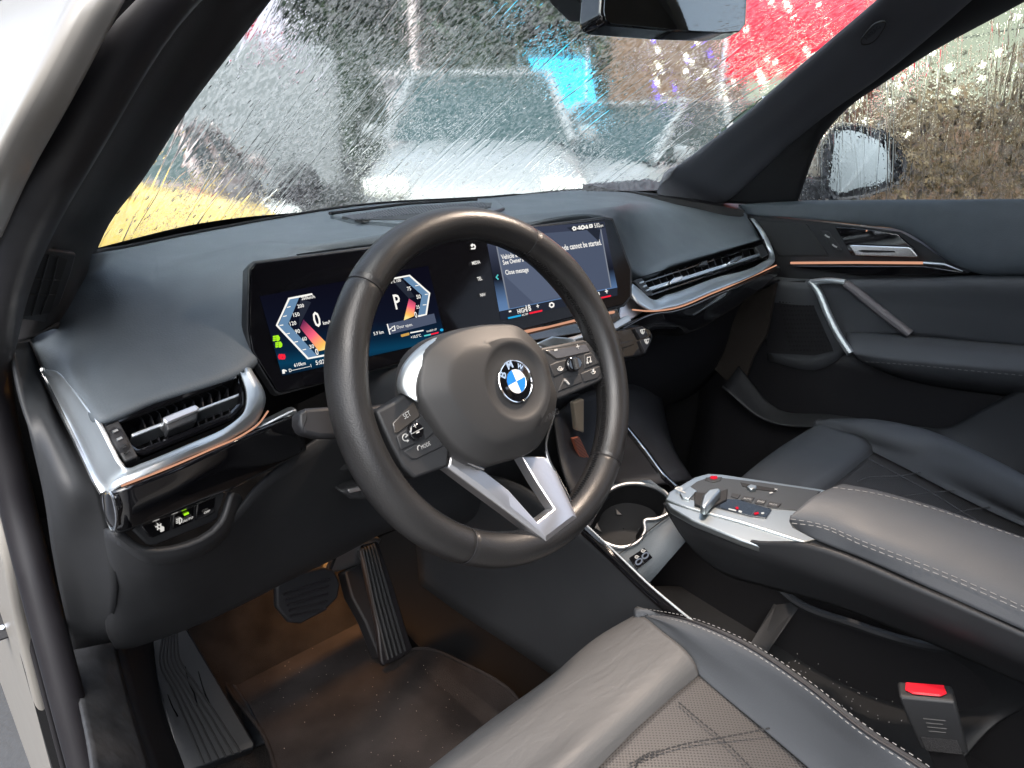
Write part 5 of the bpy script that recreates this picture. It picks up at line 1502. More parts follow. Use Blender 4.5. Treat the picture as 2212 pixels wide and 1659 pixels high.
# ================================================================ RAIN-WET GLASS
def wet_glass(name, across, along, fine, riv, ior=1.3, drop_w=.8, bump=.00010, blur=.04, veil=.05, ratio=.5, turn=45, wk=.25, rvs=1.2, tint=(.80, .86, .85)):
    """glass under running water: beads and rivulets bend the view; the fall line runs along ALONG"""
    m = bpy.data.materials.new(name)
    m.use_nodes = True
    t = m.node_tree
    t.nodes.clear()
    N_ = t.nodes.new
    LK = t.links.new
    out = N_('ShaderNodeOutputMaterial')
    tc = N_('ShaderNodeTexCoord')

    def dotv(v):
        d = N_('ShaderNodeVectorMath')
        d.operation = 'DOT_PRODUCT'
        d.inputs[1].default_value = v
        LK(tc.outputs['Object'], d.inputs[0])
        return d.outputs['Value']

    def comb(sx, sy):
        c = N_('ShaderNodeCombineXYZ')
        for k, (o, s) in enumerate(((A_, sx), (B_, sy))):
            mu = N_('ShaderNodeMath')
            mu.operation = 'MULTIPLY'
            mu.inputs[1].default_value = s
            LK(o, mu.inputs[0])
            LK(mu.outputs[0], c.inputs[k])
        return c.outputs[0]

    def noise(vec, detail=2, dist=0.0, rough=.5):
        n = N_('ShaderNodeTexNoise')
        n.inputs['Scale'].default_value = 1
        n.inputs['Detail'].default_value = detail
        n.inputs['Roughness'].default_value = rough
        n.inputs['Distortion'].default_value = dist
        LK(vec, n.inputs['Vector'])
        return n.outputs['Fac']

    def rng(v, a, b, c=0.0, d=1.0):
        r = N_('ShaderNodeMapRange')
        r.interpolation_type = 'SMOOTHSTEP'
        r.inputs['From Min'].default_value = a
        r.inputs['From Max'].default_value = b
        r.inputs['To Min'].default_value = c
        r.inputs['To Max'].default_value = d
        LK(v, r.inputs['Value'])
        return r.outputs[0]

    def mth(op, a, b):
        r = N_('ShaderNodeMath')
        r.operation = op
        for k, q in enumerate((a, b)):
            if isinstance(q, (int, float)):
                r.inputs[k].default_value = q
            else:
                LK(q, r.inputs[k])
        return r.outputs[0]

    A_, B_ = dotv(across), dotv(along)
    # beads, turned off the fall line so that they do not read as hatching
    def turned(sx, sy):
        mp_ = N_('ShaderNodeMapping')
        mp_.inputs['Rotation'].default_value = (0, 0, R_(turn))
        mp_.inputs['Scale'].default_value = (sx, sy, 1)
        mp_.vector_type = 'TEXTURE' if False else 'POINT'
        LK(comb(1, 1), mp_.inputs['Vector'])
        return mp_.outputs[0]

    vo = N_('ShaderNodeTexVoronoi')
    vo.inputs['Scale'].default_value = 1
    vo.inputs['Randomness'].default_value = 1
    LK(turned(fine, fine*ratio), vo.inputs['Vector'])
    beads = rng(vo.outputs['Distance'], .50, .10)
    wrink = noise(turned(fine*.55, fine*.55*ratio), 3, 1.0, .6)
    # rivulets that wander down the glass
    rv = noise(comb(riv, riv*.07), 2, 1.1, .5)
    rv1 = rng(mth('ABSOLUTE', mth('SUBTRACT', rv, .5), 0), .034, .008)
    rv2n = noise(comb(riv*2.6, riv*.2), 2, .8)
    rv2 = rng(mth('ABSOLUTE', mth('SUBTRACT', rv2n, .56), 0), .020, .0)
    big = noise(comb(7, 3.5), 3, .4)
    wetm = rng(big, .36, .60, .10, 1.0)
    # a scatter of larger drops
    v2 = N_('ShaderNodeTexVoronoi')
    v2.inputs['Scale'].default_value = 1
    LK(turned(fine*.30, fine*.30*ratio), v2.inputs['Vector'])
    pick = N_('ShaderNodeSeparateColor')
    LK(v2.outputs['Color'], pick.inputs[0])
    drops = mth('MULTIPLY', rng(v2.outputs['Distance'], .34, .08), rng(pick.outputs[0], .62, .66))
    smooth_ = mth('SUBTRACT', 1.0, mth('MULTIPLY', rv1, .9))
    h = mth('ADD', mth('MULTIPLY', beads, drop_w), mth('MULTIPLY', wrink, wk))
    h = mth('MULTIPLY', mth('MULTIPLY', h, wetm), smooth_)
    h = mth('ADD', h, mth('MULTIPLY', rv1, rvs))
    h = mth('ADD', h, mth('MULTIPLY', rv2, rvs*.2))
    h = mth('ADD', mth('MULTIPLY', h, mth('SUBTRACT', 1.0, mth('MULTIPLY', drops, .6))), mth('MULTIPLY', drops, 2.0))
    bu = N_('ShaderNodeBump')
    bu.inputs['Strength'].default_value = 1
    bu.inputs['Distance'].default_value = bump
    LK(h, bu.inputs['Height'])
    rf = N_('ShaderNodeBsdfRefraction')
    rf.inputs['IOR'].default_value = ior
    rf.inputs['Roughness'].default_value = blur
    rf.inputs['Color'].default_value = (*tint, 1)
    LK(bu.outputs[0], rf.inputs['Normal'])
    tl_ = N_('ShaderNodeBsdfTranslucent')          # the film of fine spray scatters some light
    tl_.inputs['Color'].default_value = (.9, .93, .93, 1)
    m3 = N_('ShaderNodeMixShader')
    LK(mth('MULTIPLY', rng(wrink, .40, .62), veil*2), m3.inputs[0])
    LK(rf.outputs[0], m3.inputs[1])
    LK(tl_.outputs[0], m3.inputs[2])
    LK(m3.outputs[0], out.inputs['Surface'])
    return m


def pane(name, outer, thick, outward, parent, wet):
    """a sheet of glass of real thickness: smooth face towards the cabin, wet face outside"""
    nr, nc = len(outer), len(outer[0])
    outward = V(outward).normalized()
    vs, fs, mi = [], [], []
    for d in (0, thick):
        for r in outer:
            vs += [tuple(p-outward*d) for p in r]
    n = nr*nc
    for i in range(nr-1):
        for j in range(nc-1):
            q = [i*nc+j, i*nc+j+1, (i+1)*nc+j+1, (i+1)*nc+j]
            a, b, c = [V(vs[k]) for k in q[:3]]
            if (b-a).cross(c-a).dot(outward) < 0:
                q.reverse()
            fs.append(q)
            mi.append(1)
            fs.append([k+n for k in reversed(q)])
            mi.append(0)
    me = bpy.data.meshes.new(name)
    me.from_pydata(vs, [], fs)
    me.materials.append(M['clear_glass'])
    me.materials.append(wet)
    for p, k in zip(me.polygons, mi):
        p.material_index = k
    me.shade_smooth()
    return obj(name, me, None, parent)


def clear_glass():
    m = bpy.data.materials.new('clear_glass')
    m.use_nodes = True
    t = m.node_tree
    t.nodes.clear()
    o = t.nodes.new('ShaderNodeOutputMaterial')
    r = t.nodes.new('ShaderNodeBsdfRefraction')
    r.inputs['IOR'].default_value = 1.3
    r.inputs['Roughness'].default_value = 0
    g_ = t.nodes.new('ShaderNodeBsdfGlossy')
    g_.inputs['Roughness'].default_value = .02
    x = t.nodes.new('ShaderNodeMixShader')
    x.inputs[0].default_value = .05
    t.links.new(r.outputs[0], x.inputs[1])
    t.links.new(g_.outputs[0], x.inputs[2])
    t.links.new(x.outputs[0], o.inputs['Surface'])
    return m


M['clear_glass'] = clear_glass()
SLP = V((0, -.86, .51))
M['wet_front'] = wet_glass('wet_windscreen', (1, 0, 0), SLP, 330, 11)
M['wet_side'] = wet_glass('wet_door_glass', (0, 1, 0), (0, 0, 1), 210, 26, drop_w=1.2, ratio=.8, turn=0, bump=.0004, veil=.03)

# door glass
q0, q1, q2, q3 = [at(p[0], p[1], pl=GS) for p in ((1690, 452), (2420, 456), (2330, -110), (1900, -60))]
pane('window_glass', [ucr([q0, q1], 8), ucr([q3, q2], 8)], .004, V((1, 0, .35)), door, M['wet_side'])
# door mirror outside the glass
XM = 1.22
ol = [(1811, 278), (1875, 274), (1925, 292), (1951, 327), (1960, 360), (1948, 393), (1908, 414), (1841, 431), (1796, 430), (1786, 400), (1785, 333), (1796, 292)]
MP = plane3(at(1785, 333, x=1.20), at(1955, 360, x=1.33), at(1796, 430, x=1.20))
cc = at(1868, 352, pl=MP)
r0 = cr([at(p[0], p[1], pl=MP) for p in ol], 48, True)
ax_ = -MP[1]
g = G().grid([[cc+(p-cc)*.90-ax_*.001 for p in r0], [cc+(p-cc)*.97-ax_*.004 for p in r0], r0, [cc+(p-cc)*1.02+ax_*.03+V((.0, .0, .004)) for p in r0], [cc+(p-cc)*.9+ax_*.08 for p in r0], [cc+(p-cc)*.5+ax_*.11 for p in r0], [cc+(p-cc)*.02+ax_*.115 for p in r0]], cu=True)
hm = obj('mirror_housing', g, M['plastic_d'], door, label='black framed white door mirror')
mg = [(1815, 284), (1868, 289), (1901, 309), (1921, 346), (1911, 390), (1860, 404), (1808, 414), (1795, 407), (1797, 370), (1801, 333)]
obj('mirror_glass', G().prism(cr(poly(off(MP, .003), mg), 40, True), MP[1]*-.003), mat('door_mirror_glass', (.36, .38, .365), .32, metal=1), hm)
obj('mirror_shell', G().loft([[at(1811, 266, x=1.215), at(1845, 268, x=1.24), at(1880, 274, x=1.28)], [at(1792, 285, x=1.205), at(1800, 290, x=1.24), at(1810, 300, x=1.27)], [at(1768, 325, x=1.20), at(1785, 333, x=1.235), at(1800, 340, x=1.26)], [at(1744, 380, x=1.195), at(1770, 388, x=1.22), at(1790, 392, x=1.25)]], 6, 5), M['white'], hm, solid=-.003)
obj('mirror_arm', G().prism([at(p[0], p[1], x=1.20) for p in ((1738, 384), (1788, 390), (1800, 428), (1722, 440))], (.03, .01, 0)), M['plastic_d'], hm, bev=.004)

# ================================================================ WINDSCREEN
def sh(px, py, x, o=(.03, .02, .005)):
    return at(px, py, x=x)+V(o)


wl = [V((-.312, .385, .108)), V((-.262, .135, .272)), V((-.226, .055, .341)), V((-.18, -.14, .50))]
wr = [V((1.045, .50, .10)), sh(1535, 310, .94), sh(1700, 172, .885), V((.83, -.10, .515))]
wc = [V((.37, .80, .080)), V((.37, .50, .262)), V((.37, .27, .395)), V((.37, .03, .530))]
wq = [a.lerp(b, .5)+V((0, .12*(1-k/3.2), .006*k)) for k, (a, b) in enumerate(zip(wl, wc))]
we = [a.lerp(b, .5)+V((0, .07*(1-k/3.2), .006*k)) for k, (a, b) in enumerate(zip(wr, wc))]
ws = thing('windscreen', 'rain covered windscreen above the dashboard with cars blurred behind it', 'windscreen', (.37, .8, .08))
gcols = [ucr(c, 8) for c in (wl, wq, wc, we, wr)]
gg = [ucr(c, 10) for c in (wl, wq, wc, we, wr)]
pane('glass', [ucr([a[k] for a in gg], 10) for k in range(len(gg[0]))], .005, V((0, .5, .86)), ws, M['wet_front'])
cols2 = [[c[0]+V((0, .004, -.035)), c[0]+V((0, -.004, -.004)), c[0].lerp(c[1], .045)+V((0, -.004, -.003)), c[0].lerp(c[1], .075)+V((0, -.003, -.002))] for c in (wl, wq, wc, we, wr)]
obj('black_border', G().loft(cols2, 10, 3), M['dark'], ws, solid=.0015)

# ================================================================ PILLARS AND DOOR OPENING
pl = thing('driver_pillar', 'dark cloth covered windscreen pillar on the driver side with demister vent at its foot', 'pillar', (-.28, .1, .2))
pt_ = [((640, -110, -.185), (560, -110, -.20), (470, -110, -.245)), ((560, 0, -.20), (480, 0, -.225), (397, 0, -.268)), ((480, 106, -.218), (400, 118, -.243), (325, 122, -.287)), ((400, 213, -.235), (322, 232, -.262), (250, 246, -.305)), ((300, 370, -.255), (230, 384, -.285), (168, 388, -.330)), ((197, 528, -.275), (138, 528, -.31), (84, 522, -.350)), ((150, 655, -.305), (98, 648, -.335), (46, 642, -.355)), ((114, 711, -.332), (70, 728, -.346), (28, 742, -.358))]
cols = []
for a, b, c in pt_:
    A, B, C_ = [at(q[0], q[1], x=q[2]) for q in (a, b, c)]
    n_ = (CAM-B).normalized()
    cols.append([A-n_*.03+CR*.006, A, B+n_*.010, C_, C_-n_*.02])
trim_l = obj('pillar_trim', G().loft(cols, 8, 6), M['soft'], pl, solid=.003, sharp=60)
# demister vent
DV = plane3(at(82, 540, x=-.338), at(166, 551, x=-.300), at(45, 690, x=-.352))
DV = off(DV, .026)
vg = obj('demister_vent', G().prism(poly(DV, [(82, 538), (166, 550), (155, 590), (115, 700), (40, 690), (55, 610)]), DV[1]*-.006), M['plastic'], pl, bev=.002)
obj('vent_opening', G().prism(poly(off(DV, .0006), [(84, 545), (146, 560), (108, 676), (47, 684), (62, 615)]), DV[1]*-.001), M['dark'], vg)
for t in (.36, .68):
    obj('slat', G().tube(cr([at(84+62*t, 545+15*t, pl=off(DV, .0016)), at(62+75*t, 615-6*t, pl=off(DV, .0016)), at(47+61*t, 684-8*t, pl=off(DV, .0016))], 10), .0008, 6), M['plastic'], vg)
for t in (.4, .66):
    a, b = (84-37*t, 545+139*t), (146-38*t, 560+116*t)
    obj('slat', G().tube([at(*a, pl=off(DV, .0010)), at(*b, pl=off(DV, .0010))], .0007, 6), M['plastic_d'], vg)

frame = thing('door_opening', 'white painted body edge and black rubber door seals at the left of the photo', 'door frame', (-.4, 0, -.6))


def band_tube(pts, r, m, name, rb=None):
    P = cr([at(q[0], q[1], x=q[2]) for q in pts], 70)
    return obj(name, G().tube(P, r, 14, rb=rb), m, frame, sharp=70)


s1 = [(440, -110, -.27), (335, 0, -.302), (160, 285, -.348), (42, 520, -.372), (-5, 700, -.384), (-12, 850, -.388), (30, 1060, -.392), (85, 1280, -.396), (140, 1490, -.399), (185, 1660, -.401), (250, 1900, -.403)]
band_tube(s1, .0165, M['rubber'], 'inner_seal')
s2 = [(330, -110, -.315), (218, 0, -.338), (95, 205, -.368), (0, 400, -.386), (-60, 580, -.398), (-70, 800, -.402), (-40, 1000, -.405), (28, 1240, -.407), (84, 1450, -.408), (138, 1659, -.409), (195, 1880, -.410)]
band_tube(s2, [.0105-.0068*min(1, i/42) for i in range(71)], M['rubber'], 'outer_seal')
def body_rows(edge, low=False):
    """flank of the painted body beside the seal: it faces out to the left and runs forward"""
    r = []
    P = [at(px, py, x=x) for px, py, x in edge]
    if low:
        P += [P[-1]+(P[-1]-P[-2])*k for k in (1, 2.5, 5)]
    for p in P:
        r.append([p+V(q) for q in ((.014, .004, 0), (.004, -.001, 0), (0, 0, 0), (-.003, .02, 0), (-.006, .07, 0), (-.009, .2, 0), (-.010, .5, 0), (-.012, 1.3, 0))])
    return r


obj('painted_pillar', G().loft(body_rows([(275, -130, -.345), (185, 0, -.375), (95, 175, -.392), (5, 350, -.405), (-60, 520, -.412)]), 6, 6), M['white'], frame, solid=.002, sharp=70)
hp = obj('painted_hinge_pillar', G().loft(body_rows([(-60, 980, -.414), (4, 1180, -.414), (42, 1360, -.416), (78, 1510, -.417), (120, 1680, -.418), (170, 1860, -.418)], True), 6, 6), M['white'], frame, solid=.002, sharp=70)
HPN = (at(10, 1355, x=-.424), (CAM-at(10, 1355, x=-.424)).normalized())
obj('door_check', G().prism(poly(off(HPN, .004), [(-60, 1330), (26, 1319), (34, 1328), (35, 1372), (-10, 1388), (-60, 1392)]), HPN[1]*-.012), M['plastic_d'], hp, bev=.002)
obj('bolt', G().lathe([(0, .007), (.003, .007), (.0034, .004)], at(4, 1355, pl=HPN), HPN[1], V((0, 0, 1)), 12), M['chrome'], hp)
g = G().prism([V((-.43, -.98, -.9)), V((-.30, -.98, -.9)), V((-.20, -.98, .52)), V((-.26, -.98, .52))], (0, -.45, 0))
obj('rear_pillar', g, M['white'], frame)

pr = thing('passenger_pillar', 'grey windscreen pillar on the passenger side with a small embossed badge', 'pillar', (.95, .2, .2))
ip = [(1440, 372, .975), (1475, 353, .962), (1540, 305, .940), (1608, 253, .915), (1700, 172, .885), (1800, 86, .855), (1901, 0, .822), (2030, -115, .78)]
op = [(1540, 447, 1.075), (1562, 436, 1.068), (1642, 370, 1.046), (1710, 306, 1.022), (1792, 239, .994), (1892, 169, .968), (2023, 62, .930), (2160, -60, .885)]
cols = []
for a, b in zip(ip, op):
    A, B = at(a[0], a[1], x=a[2]), at(b[0], b[1], x=b[2])
    n_ = (CAM-(A+B)/2).normalized()
    cols.append([A-n_*.02, A, A.lerp(B, .33)+n_*.012, A.lerp(B, .68)+n_*.010, B, B-n_*.015])
cols.insert(0, [p+V((0, .03, -.10)) for p in cols[0]])
obj('pillar_trim', G().loft(cols, 8, 6), M['pillar_grey'], pr, solid=.003, sharp=60)
BG = off(plane3(at(1800, 86, x=.855), at(1901, 0, x=.822), at(1892, 169, x=.968)), .0190)
bo_ = [(1861, 85), (1866, 78), (1902, 48), (1910, 47), (1912, 56), (1908, 64), (1872, 96), (1863, 96)]
bd = obj('badge', G().prism(cr(poly(BG, bo_), 30, True), BG[1]*-.004), M['pillar_grey'], pr, bev=.0008)
obj('badge_rim', G().tube(cr(poly(off(BG, .0004), bo_), 40, True), .0012, 6, closed=True), M['hub'], bd)
lettering('AIRBAG', off(BG, .0006), (1872, 86), (1904, 58), M['hub'], bd, 1.1)
obj('cowl_corner', G().prism([V((.86, .66, .12)), V((1.12, .66, .12)), V((1.12, .30, .06)), V((1.09, .30, .06))], (0, 0, -.35)), M['plastic_d'], pr)
sl2 = [[at(1596, 790, x=1.03), at(1580, 812, x=1.0), at(1560, 835, x=.96)], [at(1682, 884, x=1.02), at(1668, 894, x=1.0), at(1650, 905, x=.97)], [at(1795, 895, x=1.02), at(1795, 906, x=1.0), at(1795, 925, x=.98)], [at(1982, 921, x=1.02), at(1990, 935, x=1.0), at(2000, 955, x=.98)], [at(2045, 924, x=1.02), at(2050, 950, x=1.0), at(2060, 985, x=.98)], [at(2110, 890, x=1.02), at(2120, 950, x=1.0), at(2140, 1010, x=.98)], [at(2260, 805, x=1.02), at(2260, 900, x=1.0), at(2280, 1060, x=.98)]]
sill = obj('door_sill', G().loft(sl2, 6, 6), M['plastic'], None, solid=.005, sharp=60)
tag(sill, 'grey sill and pillar trim rising behind the far seat cushion', 'sill trim')
kp = obj('kick_carpet', G().prism([at(p[0], p[1], x=1.03) for p in ((1500, 690), (1676, 612), (1655, 722), (1625, 772), (1600, 850), (1535, 790))], (.01, 0, 0)), mat('brown_carpet', (.030, .024, .019), .95, bump=(500, 1, .001)), None)
tag(kp, 'brown carpet panel in the dark passenger footwell', 'carpet panel')

# ================================================================ REAR-VIEW MIRROR
rv_ = thing('rearview_mirror', 'black rear view mirror hanging at the top of the windscreen', 'rear view mirror', (.38, .08, .40))
RM = plane3(at(1300, 40, y=.060), at(1612, 60, y=.085), at(1450, 75, y=.066))
mo_ = [(1306, -90), (1299, 22), (1303, 42), (1318, 52), (1475, 66), (1560, 70), (1602, 67), (1613, 54), (1616, 0), (1618, -90), (1500, -120)]
obj('housing', G().prism(poly(RM, mo_), RM[1]*-.035), M['piano'], rv_, bev=.005, seg=3)
mi_ = [(1312, -84), (1305, 24), (1309, 42), (1322, 51), (1475, 65), (1560, 69), (1598, 66), (1607, 54), (1610, -84), (1500, -112)]
obj('mirror_glass', G().prism(poly(off(RM, .0008), mi_), RM[1]*-.001), mat('dimming_mirror', (.22, .22, .21), .02, metal=1), rv_)
obj('mount', G().prism([at(p[0], p[1], y=.15) for p in ((1200, -90), (1251, 0), (1288, 38), (1330, 40), (1400, -90))], (0, .05, .0)), M['plastic'], rv_, bev=.004)

# ================================================================ LAMPS OF THE CAR (door open: courtesy light and footwell light are lit)
ol_ = thing('overhead_lamp', 'warm courtesy lamp in the roof console', 'lamp', (.36, -.02, .50))
obj('lamp_console', G().prism([V((.26, -.10, .515)), V((.46, -.10, .515)), V((.46, .02, .515)), V((.26, .02, .515))], (0, 0, .03)), M['plastic'], ol_, bev=.004)
obj('lens', G().prism([V((.33, -.065, .510)), V((.39, -.065, .510)), V((.39, -.025, .510)), V((.33, -.025, .510))], (0, 0, .004)), emis('warm_lens', (1, .72, .45), 1.0), ol_)


def lamp(loc, size, power, col, rot=(0, 0, 0), name='courtesy_light', spread=180, aim=None):
    l = bpy.data.lights.new(name, 'AREA')
    l.energy = power
    l.size = size
    l.color = col
    o = bpy.data.objects.new(name, l)
    COL.objects.link(o)
    o.location = loc
    o.rotation_euler = rot
    l.spread = R_(spread)
    if aim is not None:
        o.rotation_euler = (V(loc)-V(aim)).to_track_quat('Z', 'Y').to_euler()
    return o


lamp((.36, -.045, .505), .05, .75, (1, .80, .64), spread=95, aim=(.0, -.16, -.3))
fl = thing('footwell_lamp', 'small amber footwell lamp under the dashboard', 'lamp', (.06, .62, -.33))
obj('lens', G().box((.06, .62, -.325), .04, .02, .006), emis('amber_lens', (1, .5, .12), .5), fl)
lamp((.06, .62, -.332), .03, .13, (1, .42, .08), (R_(-6), R_(-8), 0), 'footwell_light', spread=95)

# ================================================================ OUTSIDE, SEEN THROUGH THE WET GLASS
GZ = -1.0
g = G().grid([[V((x, y, GZ)) for x in (-150, -40, -10, 0, 10, 40, 150)] for y in (-150, -40, -10, 0, 10, 40, 150)])
struct(obj('ground', g, mat('wet_asphalt', (.055, .056, .058), .35, bump=(60, .4, .004), mott=(.6, .3))))


def ringbody(stn, n=20, p=.45):
    rows = []
    for s, w, z0, z1 in stn:
        zc, hz = (z0+z1)/2, (z1-z0)/2
        rows.append([V((w*math.copysign(abs(math.cos(a))**p, math.cos(a)), s, zc+hz*math.copysign(abs(math.sin(a))**p, math.sin(a)))) for a in [2*math.pi*i/n for i in range(n)]])
    return rows


def xf(g, M4):
    g.v = [tuple(M4 @ V(p)) for p in g.v]
    return g


M['carwhite'] = mat('wet_white_paint', (.215, .23, .23), .35, coat=.4)


def car(name, label, pos, head, paint, suv=1.0, length=4.5, group=None, glassm=None):
    """front at -Y of the car's own frame; head turns it about Z"""
    M4 = Matrix.Translation((pos[0], pos[1], GZ)) @ Matrix.Rotation(head, 4, 'Z')
    t = thing(name, label, 'car', (pos[0], pos[1], GZ), group)
    k = length/4.5
    bh, rh = .95*suv+.03, 1.42*suv+.06
    st = [(-2.24, .55, .35, .62), (-2.2, .74, .30, .70), (-2.05, .86, .26, .78*suv), (-1.6, .91, .24, .90*suv), (-1.0, .92, .24, bh), (0, .92, .24, bh+.02), (1.2, .92, .24, bh+.04), (1.9, .90, .28, bh+.04), (2.15, .85, .32, bh-.02), (2.23, .7, .4, .8*suv)]
    g = G().grid(ringbody([(a*k, b, c, d) for a, b, c, d in st]), cu=True)
    n = 20
    g.f.append(tuple(range(n)))
    g.f.append(tuple(range(len(g.v)-n, len(g.v))))
    body = obj('body', xf(g, M4), paint, t, sharp=50)
    b0, b1, t0, t1 = -1.05*k, 2.0*k, -.25*k, 1.55*k
    gl = G().grid([[V((x*.82, b0 if y < 0 else b1, bh-.02)) for x, y in ((-1, -1), (1, -1), (1, 1), (-1, 1))], [V((x*.64, t0 if y < 0 else t1, rh-.03)) for x, y in ((-1, -1), (1, -1), (1, 1), (-1, 1))]], cu=True)
    gl.f.append((4, 5, 6, 7))
    obj('windows', xf(gl, M4), glassm or M['carglass'], t)
    rf = G().prism([V((x*.66, y, rh-.03)) for x, y in ((-1, t0-.02), (1, t0-.02), (1, t1+.05), (-1, t1+.05))], (0, 0, .05))
    obj('roof', xf(rf, M4), paint, t, bev=.03)
    for x in (-1, 1):
        for ya, yb in ((b0, t0), (.55*k, .6*k), (b1, t1)):
            obj('roof_pillar', xf(G().tube([V((x*.825, ya, bh-.02)), V((x*.65, yb, rh-.01))], .045, 8), M4), paint, t)
        for y in (-1.4*k, 1.4*k):
            w = obj('wheel', xf(G().lathe([(0, .10), (.2, .11), (.31, .11), (.34, .08), (.34, -.08), (.31, -.11), (0, -.11)], V((x*.82, y, .34)), V((1, 0, 0)), V((0, 0, 1)), 20), M4), M['rubber'], t)
            obj('rim', xf(G().lathe([(0, .115), (.12, .112), (.22, .118), (.22, -.118), (0, -.115)], V((x*.82, y, .34)), V((1, 0, 0)), V((0, 0, 1)), 14), M4), M['alu'], w)
        obj('headlight', xf(G().box((x*.66, -2.13*k, .70*suv), .34, .2, .13), M4), M['lampglass'], t, bev=.03)
        obj('tail_light', xf(G().box((x*.70, 2.14*k, .86*suv), .30, .16, .16), M4), M['taillamp'], t, bev=.03)
        obj('wing_mirror', xf(G().box((x*.98, b0+.25, bh+.06), .18, .1, .13), M4), paint, t, bev=.03)
    obj('grille', xf(G().box((0, -2.2*k, .55), .8, .1, .2), M4), M['dark'], t, bev=.02)
    obj('number_plate', xf(G().box((0, -2.27*k, .42), .5, .02, .11), M4), M['white'], t)
    return t


M['carglass'] = mat('tinted_glass', (.022, .046, .046), .4, spec=.25)
M['lampglass'] = mat('lamp_glass', (.7, .72, .7), .1, coat=1, emit=(1, .86, .25), es=.05*4*EK)
M['taillamp'] = mat('tail_lamp', (.55, .01, .015), .2, emit=(1, .02, .03), es=.06)
yel = mat('yellow_paint', (.75, .52, .13), .25, coat=.8)
pink = mat('rose_beige_paint', (.25, .18, .165), .3, coat=.8)
hd_ = math.atan2(-(.9), -.75)
car('parked_suv', 'white parked suv facing the windscreen, greenish windscreen', (4.55, 5.35), R_(-42), M['carwhite'], 1.18, 4.5)
car('parked_hatchback', 'white hatchback parked beside the suv, shown from its side', (5.85, 4.35), R_(-88), M['carwhite'], 1.0, 4.0)
car('beige_car', 'rose beige car with red tail lights at the left of the windscreen', (1.9, 7.4), R_(150), pink, .84, 4.2)
car('yellow_car', 'yellow car low at the left edge of the windscreen', (-.2, 4.9), R_(95), yel, .95, 4.2)

van = thing('white_van', 'tall white box van behind the rose beige car', 'van', (4.5, 13, GZ))
Mv = Matrix.Translation((3.9, 11.6, GZ)) @ Matrix.Rotation(R_(-100), 4, 'Z')
obj('cargo_box', xf(G().box((0, 0, 1.35), 2.0, 4.2, 2.1), Mv), M['carwhite'], van, bev=.08)
obj('cab', xf(G().box((0, -2.6, .95), 1.9, 1.2, 1.3), Mv), M['carwhite'], van, bev=.15)
obj('windscreen_glass', xf(G().box((0, -3.15, 1.3), 1.6, .12, .6), Mv), M['carglass'], van, bev=.03)
for x in (-.9, .9):
    for y in (-2.3, 1.3):
        obj('wheel', xf(G().lathe([(0, .1), (.38, .1), (.38, -.1), (0, -.1)], V((x, y, .38)), V((1, 0, 0)), V((0, 0, 1)), 18), Mv), M['rubber'], van)

# kiosk of grey panels behind the suv with a pale post
ks_ = thing('grey_kiosk', 'low grey kiosk roof showing above the suv', 'kiosk', (7, 9.3, GZ))
Mk = Matrix.Translation((7.2, 8.9, GZ)) @ Matrix.Rotation(R_(-42), 4, 'Z')
grey = mat('grey_panel', (.33, .31, .31), .6, mott=(2, .15))
obj('wall', xf(G().box((0, 0, .95), 2.2, 1.6, 1.9), Mk), grey, ks_, bev=.03)
obj('roof', xf(G().box((0, 0, 1.96), 2.5, 1.9, .12), Mk), grey, ks_, bev=.03)
po = obj('lamp_post', G().tube([V((7.0, 9.9, GZ)), V((7.0, 9.9, 4.5))], .07, 10), mat('pale_post', (.45, .38, .36), .6))
tag(po, 'pale thin post rising behind the grey kiosk', 'post')
bn = thing('blue_banner', 'bright blue banner hanging to the right of the suv', 'banner', (6.6, 6.2, GZ))
blu = mat('blue_cloth', (.0, .55, .85), .6)
obj('cloth', G().prism([V(p) for p in ((6.30, 6.50, 1.05), (6.86, 5.98, 1.05), (6.95, 5.90, .45), (6.95, 5.90, .05), (6.52, 6.26, .30))], (.02, .02, 0)), blu, bn)
obj('pole', G().tube([V((6.83, 6.0, GZ)), V((6.83, 6.0, 1.2))], .02, 8), M['alu'], bn)
obj('white_tag', G().prism([V(p) for p in ((6.55, 6.2, .46), (6.95, 5.84, .46), (6.95, 5.84, .36), (6.55, 6.2, .36))], (-.02, -.02, 0)), M['white'], bn)

# red awning and lit shop front to the right
sf = thing('shop_front', 'brown shop front with lit pale windows beyond the passenger window', 'building', (9, 0, GZ))
brn = mat('brown_boards', (.16, .10, .06), .7, mott=(3, .35), bump=(20, .5, .01))
Ms = Matrix.Translation((8.6, 0, GZ))
obj('wall', xf(G().box((.6, 0, 2.2), .3, 15, 4.4), Ms), brn, sf)
lit = emis('lit_window', (.86, .92, .70), .22)
for i in range(7):
    y = -6.2+i*1.75
    f_ = obj('window', xf(G().box((.42, y, 2.15), .12, 1.5, 1.5), Ms), M['white'], sf)
    obj('pane', xf(G().box((.36, y, 2.15), .05, 1.36, 1.36), Ms), lit, f_)
for i in range(30):
    obj('board', xf(G().box((.43, -7.2+i*.5, .62), .06, .46, 1.24), Ms), brn, sf)
red_ = mat('red_glow_cloth', (.55, .006, .018), .55, emit=(1, .01, .05), es=.22*4*EK)  # glow put into the awning cloth to keep its red strong
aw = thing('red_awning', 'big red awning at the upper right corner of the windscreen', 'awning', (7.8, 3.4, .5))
Ma = Matrix.Translation((7.7, 4.0, 0)) @ Matrix.Rotation(R_(25), 4, 'Z')
